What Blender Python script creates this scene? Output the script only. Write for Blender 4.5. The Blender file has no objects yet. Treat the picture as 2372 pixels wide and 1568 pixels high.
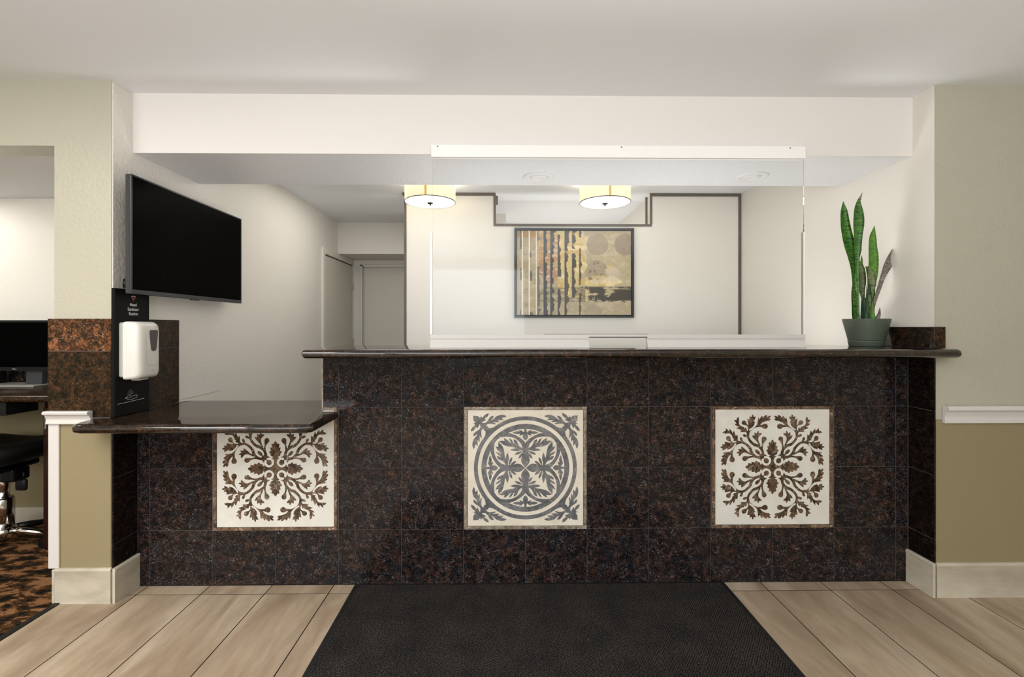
import bpy, bmesh, math, random
import numpy as np
from mathutils import Vector, Matrix, geometry
C = bpy.context.scene.collection
S = bpy.context.scene
PI = math.pi
random.seed(7)

# ------------------------------------------------------------ camera, world, lights, exposure
cam = bpy.data.cameras.new('camera'); camo = bpy.data.objects.new('camera', cam); C.objects.link(camo)
camo.location = (0, 0, 1.265); camo.rotation_euler = (PI/2, 0, -0.0120)
cam.sensor_width = 36; cam.lens = 1080/2372*36; cam.shift_x = 0.00337; cam.shift_y = -0.01138; cam.clip_start = 0.02
S.camera = camo
w = bpy.data.worlds.new('world'); S.world = w; w.use_nodes = True
w.node_tree.nodes['Background'].inputs[0].default_value = (0.8, 0.9, 1, 1)
w.node_tree.nodes['Background'].inputs[1].default_value = 0.6
S.view_settings.view_transform = 'Standard'; S.view_settings.look = 'None'
S.view_settings.exposure = 0.2; S.view_settings.gamma = 1; S.view_settings.use_curve_mapping = False

def area(name, loc, rot, sx, sy, power, col=(1, 1, 1)):
    l = bpy.data.lights.new(name, 'AREA'); l.shape = 'RECTANGLE'; l.size = sx; l.size_y = sy; l.energy = power; l.color = col
    o = bpy.data.objects.new(name, l); C.objects.link(o); o.location = loc; o.rotation_euler = rot; return o
area('window_daylight', (-0.4, -3.1, 1.55), (PI/2, 0, 0), 1.5, 1.3, 22, (.80, .90, 1))
area('left_rear_fill', (-2.6, -3.1, 1.70), (PI/2, 0, 0), 2.4, 1.1, 50, (.95, .97, 1))  # unseen fill added at the left rear to light the header and walls
area('lobby_ceiling_light', (-2.2, 0.2, 2.37), (0, 0, 0), 1.6, 1.6, 62, (1, .96, .90))
area('ceiling_fill', (0.2, -1.5, 1.14), (PI, 0, 0), 3.6, 2.2, 150, (1, .99, .985))  # added fill aimed upward, brightens the ceiling; no such lamp in the lobby
area('alcove_ceiling_light', (-3.5, 2.62, 2.08), (0, 0, 0), .5, .5, 5, (1, .96, .9))
area('soffit_fill', (0.6, 2.85, .95), (PI, 0, 0), 2.2, .35, 15, (1, .97, .94))  # added fill hidden behind the counter, lifts the soffit underside; no worktop there
area('corridor_ceiling_light', (-1.2, 3.9, 2.38), (0, 0, 0), .6, .9, 5, (1, .96, .9))
area('notch_fill', (0.6, 4.5, 1.2), (PI, 0, 0), .9, .5, 7, (1, .97, .94))  # added upward fill behind the partition, brightens the ceiling seen in the notch

# ------------------------------------------------------------ material helpers
def newmat(name):
    m = bpy.data.materials.new(name); m.use_nodes = True
    nt = m.node_tree; return m, nt, nt.nodes['Principled BSDF']
def rgb(c): return (c[0], c[1], c[2], 1)
def simple(name, col, rough=.5, metal=0, bump=0, bscale=60, spec=.5, emit=None, estr=0, coat=0, trans=0, ior=1.45, detail=3):
    m, nt, b = newmat(name)
    b.inputs['Base Color'].default_value = rgb(col); b.inputs['Roughness'].default_value = rough
    b.inputs['Metallic'].default_value = metal; b.inputs['Specular IOR Level'].default_value = spec
    b.inputs['Coat Weight'].default_value = coat; b.inputs['Transmission Weight'].default_value = trans; b.inputs['IOR'].default_value = ior
    if emit: b.inputs['Emission Color'].default_value = rgb(emit); b.inputs['Emission Strength'].default_value = estr
    if bump:
        g = nt.nodes.new('ShaderNodeNewGeometry'); n = nt.nodes.new('ShaderNodeTexNoise'); n.inputs['Scale'].default_value = bscale
        n.inputs['Detail'].default_value = detail
        bp = nt.nodes.new('ShaderNodeBump'); bp.inputs['Strength'].default_value = bump; bp.inputs['Distance'].default_value = .004
        nt.links.new(g.outputs['Position'], n.inputs['Vector']); nt.links.new(n.outputs['Fac'], bp.inputs['Height']); nt.links.new(bp.outputs['Normal'], b.inputs['Normal'])
    return m
def ramp(nt, pts, interp='LINEAR'):
    r = nt.nodes.new('ShaderNodeValToRGB'); r.color_ramp.interpolation = interp
    while len(r.color_ramp.elements) > len(pts): r.color_ramp.elements.remove(r.color_ramp.elements[-1])
    while len(r.color_ramp.elements) < len(pts): r.color_ramp.elements.new(.5)
    for e, (p, c) in zip(r.color_ramp.elements, pts): e.position = p; e.color = rgb(c)
    return r
def pos(nt, rnd=0, scale=(1, 1, 1)):
    """world position, plus an offset per object so that every tile is cut from its own slab"""
    g = nt.nodes.new('ShaderNodeNewGeometry'); out = g.outputs['Position']
    if rnd:
        oi = nt.nodes.new('ShaderNodeObjectInfo'); mm = nt.nodes.new('ShaderNodeMath'); mm.operation = 'MULTIPLY'; mm.inputs[1].default_value = rnd
        nt.links.new(oi.outputs['Random'], mm.inputs[0])
        ad = nt.nodes.new('ShaderNodeVectorMath'); ad.operation = 'ADD'
        nt.links.new(out, ad.inputs[0]); nt.links.new(mm.outputs[0], ad.inputs[1]); out = ad.outputs[0]
    if scale != (1, 1, 1):
        sc = nt.nodes.new('ShaderNodeVectorMath'); sc.operation = 'MULTIPLY'; sc.inputs[1].default_value = scale
        nt.links.new(out, sc.inputs[0]); out = sc.outputs[0]
    return out
def noise(nt, vec, scale, detail=3, rough=.5, dist=0):
    n = nt.nodes.new('ShaderNodeTexNoise'); n.inputs['Scale'].default_value = scale; n.inputs['Detail'].default_value = detail
    n.inputs['Roughness'].default_value = rough; n.inputs['Distortion'].default_value = dist
    nt.links.new(vec, n.inputs['Vector']); return n.outputs['Fac']
def mix(nt, fac, a, b, mode='MIX'):
    m = nt.nodes.new('ShaderNodeMix'); m.data_type = 'RGBA'; m.blend_type = mode
    if isinstance(fac, (int, float)): m.inputs[0].default_value = fac
    else: nt.links.new(fac, m.inputs[0])
    for s, v in ((6, a), (7, b)):
        if isinstance(v, tuple): m.inputs[s].default_value = rgb(v)
        else: nt.links.new(v, m.inputs[s])
    return m.outputs[2]
def granite(name, dark, brown, rust, speck, rough=.1, blot=.5, rnd=9.0, coarse=1.0, amount=.5, slate=0, spec=.5, ior=1.5):
    m, nt, b = newmat(name); b.inputs['Specular IOR Level'].default_value = spec; b.inputs['IOR'].default_value = ior; p = pos(nt, rnd)
    big = noise(nt, p, 7*coarse, 3, .6); med = noise(nt, p, 36*coarse, 5, .75, .6); sm = noise(nt, p, 95*coarse, 4, .7, 1.0)
    r1 = ramp(nt, [(.40, dark), (.50, brown), (.60, tuple((x+y)/2 for x, y in zip(brown, rust))), (.68, rust)]); nt.links.new(med, r1.inputs[0])
    r2 = ramp(nt, [(.40, (0, 0, 0)), (.64, (1, 1, 1))]); nt.links.new(big, r2.inputs[0])
    r0 = ramp(nt, [(.42, tuple(x*.6 for x in dark)), (.60, brown)]); nt.links.new(med, r0.inputs[0])
    c = mix(nt, r2.outputs[0], mix(nt, blot, r1.outputs[0], r0.outputs[0]), r1.outputs[0])
    r3 = ramp(nt, [(.50, (0, 0, 0)), (.62, (1, 1, 1))]); nt.links.new(sm, r3.inputs[0])
    c = mix(nt, r3.outputs[0], c, tuple(x*.6 for x in dark))
    if slate:
        r6 = ramp(nt, [(.47, (0, 0, 0)), (.60, (1, 1, 1))]); nt.links.new(noise(nt, p, 13*coarse, 4, .65, .8), r6.inputs[0])
        c = mix(nt, mix(nt, slate, (0, 0, 0), r6.outputs[0]), c, (.0072, .0088, .0125))
    # short bright mineral flecks, stretched along a wandering direction
    wv = nt.nodes.new('ShaderNodeVectorMath'); wv.operation = 'MULTIPLY'; wv.inputs[1].default_value = (1, 1, .55)
    mp = nt.nodes.new('ShaderNodeMapping'); mp.inputs['Rotation'].default_value = (.5, .9, .3); nt.links.new(p, mp.inputs[0]); nt.links.new(mp.outputs[0], wv.inputs[0])
    f1 = noise(nt, wv.outputs[0], 235*coarse, 2, .6, 1.6); f2 = noise(nt, p, 26*coarse, 3, .6)
    r4 = ramp(nt, [(.575, (0, 0, 0)), (.68, (1, 1, 1))]); nt.links.new(f1, r4.inputs[0])
    r5 = ramp(nt, [(.42, (.12, .12, .12)), (.66, (1, 1, 1))]); nt.links.new(f2, r5.inputs[0])
    k = mix(nt, 1.0, r4.outputs[0], r5.outputs[0], 'MULTIPLY')
    c = mix(nt, mix(nt, amount, (0, 0, 0), k), c, speck)
    nt.links.new(c, b.inputs['Base Color']); b.inputs['Roughness'].default_value = rough; return m
def marble(name, a, b2, vein, rough=.2, sc=14):
    m, nt, b = newmat(name); p = pos(nt, 5.0)
    r = ramp(nt, [(.35, a), (.65, b2)]); nt.links.new(noise(nt, p, sc, 4, .6, .6), r.inputs[0])
    n2 = noise(nt, p, 9, 4, .6, 1.2)
    r2 = ramp(nt, [(.490, (0, 0, 0)), (.5, (.75, .75, .75)), (.510, (0, 0, 0))]); nt.links.new(n2, r2.inputs[0])
    nt.links.new(mix(nt, r2.outputs[0], r.outputs[0], vein), b.inputs['Base Color']); b.inputs['Roughness'].default_value = rough; return m

M = {}
M['ceiling'] = simple('ceiling paint', (.82, .84, .86), .75, bump=.06, bscale=40)
M['soffit'] = simple('textured white soffit', (.76, .775, .80), .38, bump=1.0, bscale=62)
M['cream'] = simple('cream wall paint', (.80, .765, .70), .6, bump=.2, bscale=80)
M['cream_textured'] = simple('knockdown textured cream paint', (.80, .765, .71), .5, bump=.9, bscale=58)
M['header'] = simple('cream header paint', (.76, .725, .695), .6, bump=.05, bscale=60)
M['sage'] = simple('warm sage wall paint', (.45, .43, .345), .30, bump=.6, bscale=70)
M['olive'] = simple('olive brown wall paint', (.28, .23, .128), .5, bump=.12, bscale=70)
M['white'] = simple('white trim paint', (.66, .63, .60), .35)
M['brightwhite'] = simple('bright white painted rail', (.9, .885, .865), .4)
M['door'] = simple('door paint', (.72, .69, .61), .5)
M['doortrim'] = simple('door trim paint', (.80, .77, .70), .4)
M['taupe'] = simple('dark taupe edge trim', (.115, .095, .075), .5)
M['granite'] = granite('dark brown granite', (.0045, .0045, .0055), (.020, .013, .011), (.105, .042, .024), (.50, .44, .42), .13, .5, amount=.62, slate=.75, spec=.22)
M['granite_side'] = granite('black brown granite', (.0030, .0028, .0028), (.010, .006, .004), (.040, .018, .009), (.15, .12, .1), .15, .5, spec=.2)
M['granite_brown'] = granite('brown granite', (.008, .005, .0022), (.027, .0145, .0055), (.095, .036, .013), (.3, .18, .11), .18, .3, amount=.7, spec=.2)
M['granite_copper'] = granite('coppery granite', (.014, .008, .005), (.07, .028, .010), (.42, .155, .058), (.75, .42, .24), .18, .3, coarse=.85, amount=.8, spec=.2)
M['countertop'] = granite('polished granite countertop', (.0055, .0045, .004), (.018, .011, .007), (.10, .040, .018), (.25, .17, .12), .03, .4, rnd=0, spec=.5, ior=1.62)
M['grout'] = simple('pale grout', (.07, .064, .062), .8)
M['floorgrout'] = simple('dark floor grout', (.008, .005, .003), .8)
M['marble_brown'] = marble('brown marble', (.045, .027, .016), (.21, .13, .075), (.6, .48, .38), .18, 26)
M['marble_dark'] = marble('dark brown inlay marble', (.020, .012, .008), (.16, .10, .06), (.5, .4, .32), .16, 44)
M['marble_sheen'] = marble('inlay marble with painted sheen', (.085, .09, .10), (.18, .18, .185), (.38, .34, .31), .07, 22)  # brown inlay marble greyed so its colour holds the window reflection
M['marble_sheenborder'] = marble('border marble with painted sheen', (.14, .115, .085), (.34, .29, .23), (.6, .55, .5), .1, 26)  # brown border marble paled, the same reflection put into its colour
M['marble_white'] = marble('white marble', (.66, .64, .58), (.74, .72, .67), (.70, .68, .62), .35, 8)
M['marble_cream'] = marble('cream marble', (.66, .60, .49), (.76, .70, .60), (.70, .64, .54), .3, 8)
M['black'] = simple('black plastic', (.006, .006, .007), .35, spec=.3)
M['blackmatte'] = simple('matte black board', (.006, .006, .006), .42, spec=.12)
M['screen'] = simple('black screen glass', (.0006, .0006, .0007), .25, spec=.02)
M['bezel'] = simple('dark grey bezel', (.035, .036, .042), .3)
M['tvside'] = simple('grey side casing', (.045, .042, .038), .6, spec=.2)
M['chrome'] = simple('chrome', (.75, .73, .7), .12, 1)
M['steel'] = simple('brushed steel', (.55, .53, .5), .35, 1)
M['silver'] = simple('silver plastic', (.45, .44, .42), .3, .6)
M['mahogany'] = simple('dark mahogany', (.020, .005, .004), .3)
M['fabric'] = simple('black leatherette', (.004, .004, .004), .5, spec=.2, bump=.1, bscale=200)
M['dispenser'] = simple('white dispenser plastic', (.70, .675, .63), .28)
M['dispback'] = simple('grey dispenser backplate', (.42, .43, .38), .5)
M['window'] = simple('smoked dispenser window', (.06, .052, .05), .15)
M['print_white'] = simple('white print', (.75, .75, .75), .6)
M['print_red'] = simple('red brown print', (.25, .06, .035), .6)
M['print_grey'] = simple('grey print', (.35, .35, .35), .6)
M['pot'] = simple('sage green plastic pot', (.078, .097, .072), .42)
M['soil'] = simple('potting soil', (.03, .02, .013), .95, bump=.8, bscale=150)
M['rubber'] = simple('black rubber', (.007, .0065, .006), .6)
M['shade'] = simple('lit cream lampshade', (.8, .72, .5), .8, emit=(1, .84, .56), estr=.5)
M['diffuser'] = simple('lit white diffuser', (.9, .9, .9), .4, emit=(1, .98, .96), estr=2.2)
M['bronze'] = simple('dark bronze', (.03, .025, .02), .3, .8)
M['downlight'] = simple('downlight enamel', (.74, .74, .745), .45)
M['jambwhite'] = simple('baseboard joint', (.3, .26, .2), .7)

def glassmat():
    m, nt, b = newmat('clear acrylic sheet')
    for n in list(nt.nodes): nt.nodes.remove(n)
    o = nt.nodes.new('ShaderNodeOutputMaterial'); t = nt.nodes.new('ShaderNodeBsdfTransparent'); g = nt.nodes.new('ShaderNodeBsdfGlossy')
    t.inputs[0].default_value = (.975, .98, .98, 1); g.inputs['Roughness'].default_value = .02
    f = nt.nodes.new('ShaderNodeFresnel'); f.inputs[0].default_value = 1.28
    mx = nt.nodes.new('ShaderNodeMixShader'); nt.links.new(f.outputs[0], mx.inputs[0]); nt.links.new(t.outputs[0], mx.inputs[1]); nt.links.new(g.outputs[0], mx.inputs[2])
    nt.links.new(mx.outputs[0], o.inputs[0]); return m
M['acrylic'] = glassmat()

def plankmat(name, scale, cols, rough):
    m, nt, b = newmat(name); p = pos(nt, 7.0, scale)
    a = noise(nt, p, 2.2, 5, .6, .8); c = noise(nt, p, 7, 4, .6, .4)
    r = ramp(nt, [(.3, cols[0]), (.5, cols[1]), (.7, cols[2])]); nt.links.new(a, r.inputs[0])
    r2 = ramp(nt, [(.35, (.86, .85, .84)), (.65, (1.06, 1.06, 1.06))]); nt.links.new(c, r2.inputs[0])
    nt.links.new(mix(nt, 1.0, r.outputs[0], r2.outputs[0], 'MULTIPLY'), b.inputs['Base Color'])
    b.inputs['Roughness'].default_value = rough; return m
M['plank'] = plankmat('beige stone look floor tile', (2.4, .55, 1), ((.27, .195, .128), (.385, .295, .205), (.52, .425, .32)), .42)
M['basetile'] = plankmat('beige baseboard tile', (.8, .8, 2.2), ((.46, .41, .32), (.56, .51, .41), (.62, .57, .48)), .45)

def carpetmat():
    m, nt, b = newmat('patterned brown carpet'); p = pos(nt, 0, (1, 1.9, 1))
    n = noise(nt, p, 9, 5, .68, .3)
    r = ramp(nt, [(.43, (.008, .007, .005)), (.455, (.040, .019, .007)), (.515, (.065, .030, .011)), (.53, (.21, .10, .042)), (.7, (.29, .145, .065))]); nt.links.new(n, r.inputs[0])
    nt.links.new(r.outputs[0], b.inputs['Base Color']); b.inputs['Roughness'].default_value = 1; b.inputs['Specular IOR Level'].default_value = .1
    bp = nt.nodes.new('ShaderNodeBump'); bp.inputs['Strength'].default_value = .5; bp.inputs['Distance'].default_value = .004
    nt.links.new(noise(nt, pos(nt), 350, 2), bp.inputs['Height']); nt.links.new(bp.outputs[0], b.inputs['Normal']); return m
M['carpet'] = carpetmat()
def matmat():
    m, nt, b = newmat('black looped entrance mat'); g = nt.nodes.new('ShaderNodeNewGeometry')
    mp = nt.nodes.new('ShaderNodeMapping'); mp.inputs['Rotation'].default_value = (0, 0, .62); nt.links.new(g.outputs['Position'], mp.inputs[0])
    v = nt.nodes.new('ShaderNodeTexVoronoi'); v.inputs['Scale'].default_value = 125; v.inputs['Randomness'].default_value = .35; nt.links.new(mp.outputs[0], v.inputs['Vector'])
    r = ramp(nt, [(.1, (.070, .064, .060)), (.5, (.0065, .006, .0055))]); nt.links.new(v.outputs['Distance'], r.inputs[0])
    big = ramp(nt, [(.3, (.7, .67, .67)), (.7, (1.35, 1.22, 1.15))]); nt.links.new(noise(nt, g.outputs['Position'], 7, 4, .6), big.inputs[0])
    c = mix(nt, 1.0, r.outputs[0], big.outputs[0], 'MULTIPLY')
    fl = ramp(nt, [(.70, (0, 0, 0)), (.76, (1, 1, 1))]); nt.links.new(noise(nt, g.outputs['Position'], 190, 2, .5), fl.inputs[0])
    c = mix(nt, fl.outputs[0], c, (.16, .15, .14))
    nt.links.new(c, b.inputs['Base Color']); b.inputs['Roughness'].default_value = .95; b.inputs['Specular IOR Level'].default_value = .15
    bp = nt.nodes.new('ShaderNodeBump'); bp.inputs['Strength'].default_value = .8; bp.inputs['Distance'].default_value = .003; bp.invert = True
    nt.links.new(v.outputs['Distance'], bp.inputs['Height']); nt.links.new(bp.outputs[0], b.inputs['Normal']); return m
M['mat'] = matmat()
def leafmat(name, lo, hi, edge, mottle):
    m, nt, b = newmat(name); p = pos(nt, 3.0, (.9, .9, 4.2))
    n = noise(nt, p, 38, 4, .65, .7)
    r = ramp(nt, [(.40, lo), (.54, hi), (.72, tuple(x*1.25 for x in hi))]); nt.links.new(n, r.inputs[0])
    n2 = noise(nt, pos(nt, 2.0), 9, 2); r2 = ramp(nt, [(.35, edge), (.6, (1, 1, 1))]); nt.links.new(n2, r2.inputs[0])
    nt.links.new(mix(nt, mottle, r.outputs[0], mix(nt, 1.0, r.outputs[0], r2.outputs[0], 'MULTIPLY')), b.inputs['Base Color'])
    b.inputs['Roughness'].default_value = .38; b.inputs['Subsurface Weight'].default_value = .0
    bp = nt.nodes.new('ShaderNodeBump'); bp.inputs['Strength'].default_value = .3; bp.inputs['Distance'].default_value = .002
    nt.links.new(n, bp.inputs['Height']); nt.links.new(bp.outputs[0], b.inputs['Normal']); return m
M['leaf'] = leafmat('banded green leaf', (.010, .050, .010), (.075, .22, .022), (.5, .7, .5), .6)
M['leaf_bright'] = leafmat('bright green leaf', (.040, .13, .012), (.12, .29, .022), (.5, .7, .5), .5)
M['leaf_dark'] = leafmat('dark green leaf stalk', (.006, .035, .018), (.015, .075, .032), (.6, .8, .7), .5)
M['leaf_olive'] = leafmat('olive leaf', (.05, .085, .025), (.17, .21, .09), (.6, .6, .5), .5)
M['leaf_dry'] = leafmat('dry grey brown leaf', (.10, .085, .07), (.30, .265, .23), (.6, .6, .6), .7)

# ------------------------------------------------------------ mesh helpers
def link(name, me, mat, parent=None):
    o = bpy.data.objects.new(name, me); C.objects.link(o)
    if mat is not None and not me.materials: me.materials.append(mat)
    if parent: o.parent = parent
    return o
def bm_mesh(bm, name, smooth=False):
    bmesh.ops.recalc_face_normals(bm, faces=bm.faces)
    me = bpy.data.meshes.new(name); bm.to_mesh(me); bm.free()
    if smooth:
        for p in me.polygons: p.use_smooth = True
    return me
def add_box(bm, x0, x1, y0, y1, z0, z1, bev=0, seg=1):
    r = bmesh.ops.create_cube(bm, size=1)
    bmesh.ops.scale(bm, vec=(x1-x0, y1-y0, z1-z0), verts=r['verts']); bmesh.ops.translate(bm, vec=((x0+x1)/2, (y0+y1)/2, (z0+z1)/2), verts=r['verts'])
    if bev:
        e = list({e for v in r['verts'] for e in v.link_edges})
        bmesh.ops.bevel(bm, geom=e, offset=bev, segments=seg, profile=.5, affect='EDGES')
def box(name, x0, x1, y0, y1, z0, z1, mat, parent=None, bev=0, seg=1):
    """a box whose own origin is the middle of its base"""
    bm = bmesh.new(); cx, cy = (x0+x1)/2, (y0+y1)/2
    add_box(bm, x0-cx, x1-cx, y0-cy, y1-cy, 0, z1-z0, bev, seg)
    o = link(name, bm_mesh(bm, name), mat, parent); o.location = (cx, cy, z0)
    if parent: o.location = Vector((cx, cy, z0)) - worldloc(parent)
    return o
def worldloc(o):
    v = Vector(o.location)
    while o.parent: o = o.parent; v += Vector(o.location)
    return v
def place(o, parent):
    """meshes built in world coordinates: shift so the parent's origin is honoured"""
    if parent: o.location = -worldloc(parent)
    return o
def wmesh(name, bm, mat, parent=None, smooth=False):
    return place(link(name, bm_mesh(bm, name, smooth), mat, parent), parent)
def thing(name, label, cat, loc=(0, 0, 0), group=None):
    o = bpy.data.objects.new(name, None); C.objects.link(o); o.location = loc; o.empty_display_size = .1
    o['label'] = label; o['category'] = cat
    if group: o['group'] = group
    return o
def tag(o, label, cat, group=None, kind=None):
    o['label'] = label; o['category'] = cat
    if group: o['group'] = group
    if kind: o['kind'] = kind
    return o
def struct(o, label, cat): return tag(o, label, cat, kind='structure')
def prism(bm, poly, y, t, conv=None):
    """flat polygon (x,z) standing at depth y, thickness t toward -y"""
    conv = conv or (lambda a, b, d: (a, y-d, b))
    tris = geometry.tessellate_polygon([[Vector((p[0], p[1], 0)) for p in poly]])
    fr = [bm.verts.new(conv(p[0], p[1], t)) for p in poly]; bk = [bm.verts.new(conv(p[0], p[1], 0)) for p in poly]
    for a, b, c in tris:
        try: bm.faces.new((fr[a], fr[b], fr[c]))
        except ValueError: pass
    n = len(poly)
    for i in range(n):
        try: bm.faces.new((fr[i], fr[(i+1) % n], bk[(i+1) % n], bk[i]))
        except ValueError: pass
def catmull(pts, n=6):
    P = [np.array(p, float) for p in pts]; P = [2*P[0]-P[1]] + P + [2*P[-1]-P[-2]]; out = []
    for i in range(1, len(P)-2):
        for k in range(n):
            t = k/n
            out.append(.5*((2*P[i]) + (-P[i-1]+P[i+1])*t + (2*P[i-1]-5*P[i]+4*P[i+1]-P[i+2])*t*t + (-P[i-1]+3*P[i]-3*P[i+1]+P[i+2])*t**3))
    out.append(P[-2]); return out
def stroke(pts, n=4):
    """pts of (x,y,width) -> many small convex pieces (quads and discs) that together make a round-ended tapering stroke"""
    c = catmull(pts, n); out = []
    for i, p in enumerate(c):
        r = max(p[2], 2)/2; out.append([(p[0]+r*math.cos(2*PI*k/14+.01*i), p[1]+r*math.sin(2*PI*k/14+.01*i)) for k in range(14)])
        if i:
            o = c[i-1]; d = p[:2]-o[:2]; L_ = np.linalg.norm(d)
            if L_ < 1: continue
            d = d/L_; nn = np.array([-d[1], d[0]]); ro = max(o[2], 2)/2
            out.append([tuple(o[:2]+nn*ro), tuple(o[:2]-nn*ro), tuple(p[:2]-nn*r), tuple(p[:2]+nn*r)])
    return out
def flat(L):
    """shape lists mix polygons and strokes (lists of polygons)"""
    out = []
    for P in L: out.extend(P if isinstance(P[0], list) else [P])
    return out
def inlay_pieces(polys, k, cx, cz, y, t):
    """union of all polygons, then one bmesh per connected piece of stone"""
    V, F = [], []
    for P in polys:
        a = sum(P[i][0]*P[(i+1) % len(P)][1]-P[(i+1) % len(P)][0]*P[i][1] for i in range(len(P)))
        if a < 0: P = P[::-1]
        F.append(list(range(len(V), len(V)+len(P)))); V.extend(Vector((p[0], p[1])) for p in P)
    v, e, f, *_ = geometry.delaunay_2d_cdt(V, [], F, 1, 1e-3)
    par = list(range(len(v)))
    def find(a):
        while par[a] != a: par[a] = par[par[a]]; a = par[a]
        return a
    for q_ in f:
        for a in q_[1:]: par[find(a)] = find(q_[0])
    comp = {}
    for q_ in f: comp.setdefault(find(q_[0]), []).append(q_)
    out = []
    for fs in comp.values():
        area_ = sum(abs((v[q_[1]]-v[q_[0]]).cross(v[q_[2]]-v[q_[0]]))/2 for q_ in fs)
        if area_ < 150: continue
        bm = bmesh.new(); m_ = {}
        def g(i):
            if i not in m_: m_[i] = bm.verts.new((cx+v[i].x*k, y-t, cz+v[i].y*k))
            return m_[i]
        for q_ in fs: bm.faces.new([g(i) for i in q_])
        be = [e_ for e_ in bm.edges if len(e_.link_faces) == 1]
        r_ = bmesh.ops.extrude_edge_only(bm, edges=be)
        for vv in {x for x in r_['geom'] if isinstance(x, bmesh.types.BMVert)}: vv.co.y = y
        out.append(bm)
    return out
def disc(cx, cy, r, n=24): return [(cx+r*math.cos(2*PI*k/n), cy+r*math.sin(2*PI*k/n)) for k in range(n)]
def lathe(bm, prof, cx, cy, z0=0, n=32):
    rings = []
    for r, z in prof:
        rings.append([bm.verts.new((cx+r*math.cos(2*PI*k/n), cy+r*math.sin(2*PI*k/n), z0+z)) for k in range(n)] if r > 1e-6 else [bm.verts.new((cx, cy, z0+z))])
    for a, b in zip(rings, rings[1:]):
        for k in range(n):
            k2 = (k+1) % n
            if len(a) == 1 and len(b) == 1: continue
            if len(a) == 1: bm.faces.new((a[0], b[k], b[k2]))
            elif len(b) == 1: bm.faces.new((a[k], a[k2], b[0]))
            else: bm.faces.new((a[k], a[k2], b[k2], b[k]))
def tube(bm, pts, r, n=10):
    rings = []; P = [Vector(p) for p in pts]
    for i, p in enumerate(P):
        d = (P[min(i+1, len(P)-1)]-P[max(i-1, 0)]).normalized(); u = d.orthogonal().normalized() if i == 0 else (pu - d*pu.dot(d)).normalized()
        pu = u; v = d.cross(u); rr = r[i] if isinstance(r, (list, tuple)) else r
        rings.append([bm.verts.new(p+u*rr*math.cos(2*PI*k/n)+v*rr*math.sin(2*PI*k/n)) for k in range(n)])
    for a, b in zip(rings, rings[1:]):
        for k in range(n): bm.faces.new((a[k], a[(k+1) % n], b[(k+1) % n], b[k]))
    bm.faces.new(rings[0][::-1]); bm.faces.new(rings[-1])
def slab(bm, outline, flags, z0, z1, seg=8):
    """countertop: outline ccw [(x,y)], flags[i] = edge i..i+1 gets a full bullnose"""
    n = len(outline); r = (z1-z0)/2
    def off(d):
        res = []
        for i in range(n):
            a, b, c = (np.array(outline[j % n], float) for j in (i-1, i, i+1))
            d1 = (b-a)/np.linalg.norm(b-a); d2 = (c-b)/np.linalg.norm(c-b)
            n1 = np.array([-d1[1], d1[0]]); n2 = np.array([-d2[1], d2[0]])
            o1 = d if flags[(i-1) % n] else 0; o2 = d if flags[i] else 0
            A = np.array([n1, n2]); rhs = np.array([n1@b+o1, n2@b+o2])
            if abs(np.linalg.det(A)) < 1e-3: res.append(b+n2*(o1+o2)/2)
            else: res.append(np.linalg.solve(A, rhs))
        return res
    rings = []
    for k in range(seg+1):
        a = -PI/2+PI*k/seg; pts = off(r*(1-math.cos(a)))
        rings.append([bm.verts.new((p[0], p[1], (z0+z1)/2+r*math.sin(a))) for p in pts])
    for a, b in zip(rings, rings[1:]):
        for k in range(n): bm.faces.new((a[k], a[(k+1) % n], b[(k+1) % n], b[k]))
    for rg in (rings[0], rings[-1]):
        for t in geometry.tessellate_polygon([[v.co.copy() for v in rg]]): bm.faces.new([rg[i] for i in t])
def smooth_by_angle(o, ang=35):
    me = o.data
    for p in me.polygons: p.use_smooth = True
    bm = bmesh.new(); bm.from_mesh(me)
    for e in bm.edges:
        if len(e.link_faces) == 2 and e.calc_face_angle(0) > math.radians(ang): e.smooth = False
    bm.to_mesh(me); bm.free()

_tile = {}
def tile(name, x0, x1, z0, z1, face, mat, parent, axis='y', thick=.009, gap=.0009, jit=True):
    """one chamfered tile; axis says which way it faces: 'y' -> toward -Y, 'x' -> +X, 'X' -> -X, 'z' -> up (x0..x1, z0..z1 then mean x, y)"""
    W, H = x1-x0-2*gap, z1-z0-2*gap
    key = (round(W, 4), round(H, 4), axis, mat.name, thick)
    if key not in _tile:
        c = .0012 if axis != 'z' else .0004; bm = bmesh.new()
        def v(a, b, d):
            return {'y': (a, -d, b), 'x': (d, a, b), 'X': (-d, a, b), 'z': (a, b, d)}[axis]
        q = [[bm.verts.new(v(sx*(W/2-i), sz*(H/2-i), d)) for sx, sz in ((-1, -1), (1, -1), (1, 1), (-1, 1))] for i, d in ((0, 0), (0, thick-c), (c, thick))]
        for a, b in zip(q, q[1:]):
            for k in range(4): bm.faces.new((a[k], a[(k+1) % 4], b[(k+1) % 4], b[k]))
        bm.faces.new(q[2]); bm.faces.new(q[0][::-1])
        me = bm_mesh(bm, name); me.materials.append(mat); _tile[key] = me
        if axis == 'z':     # unglazed dark flanks inside the joints
            me.materials.append(M['floorgrout'])
            for pg in me.polygons:
                if abs(pg.normal.z) < .5: pg.material_index = 1
    o = bpy.data.objects.new(name, _tile[key]); C.objects.link(o); o.parent = parent
    cx, cz = (x0+x1)/2, (z0+z1)/2; j = random.uniform(-.0003, .0003) if jit else 0; d = thick+j
    p = {'y': (cx, face+d, cz), 'x': (face-d, cx, cz), 'X': (face+d, cx, cz), 'z': (cx, cz, face-d)}[axis]
    o.location = Vector(p)-worldloc(parent)
    return o

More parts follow.
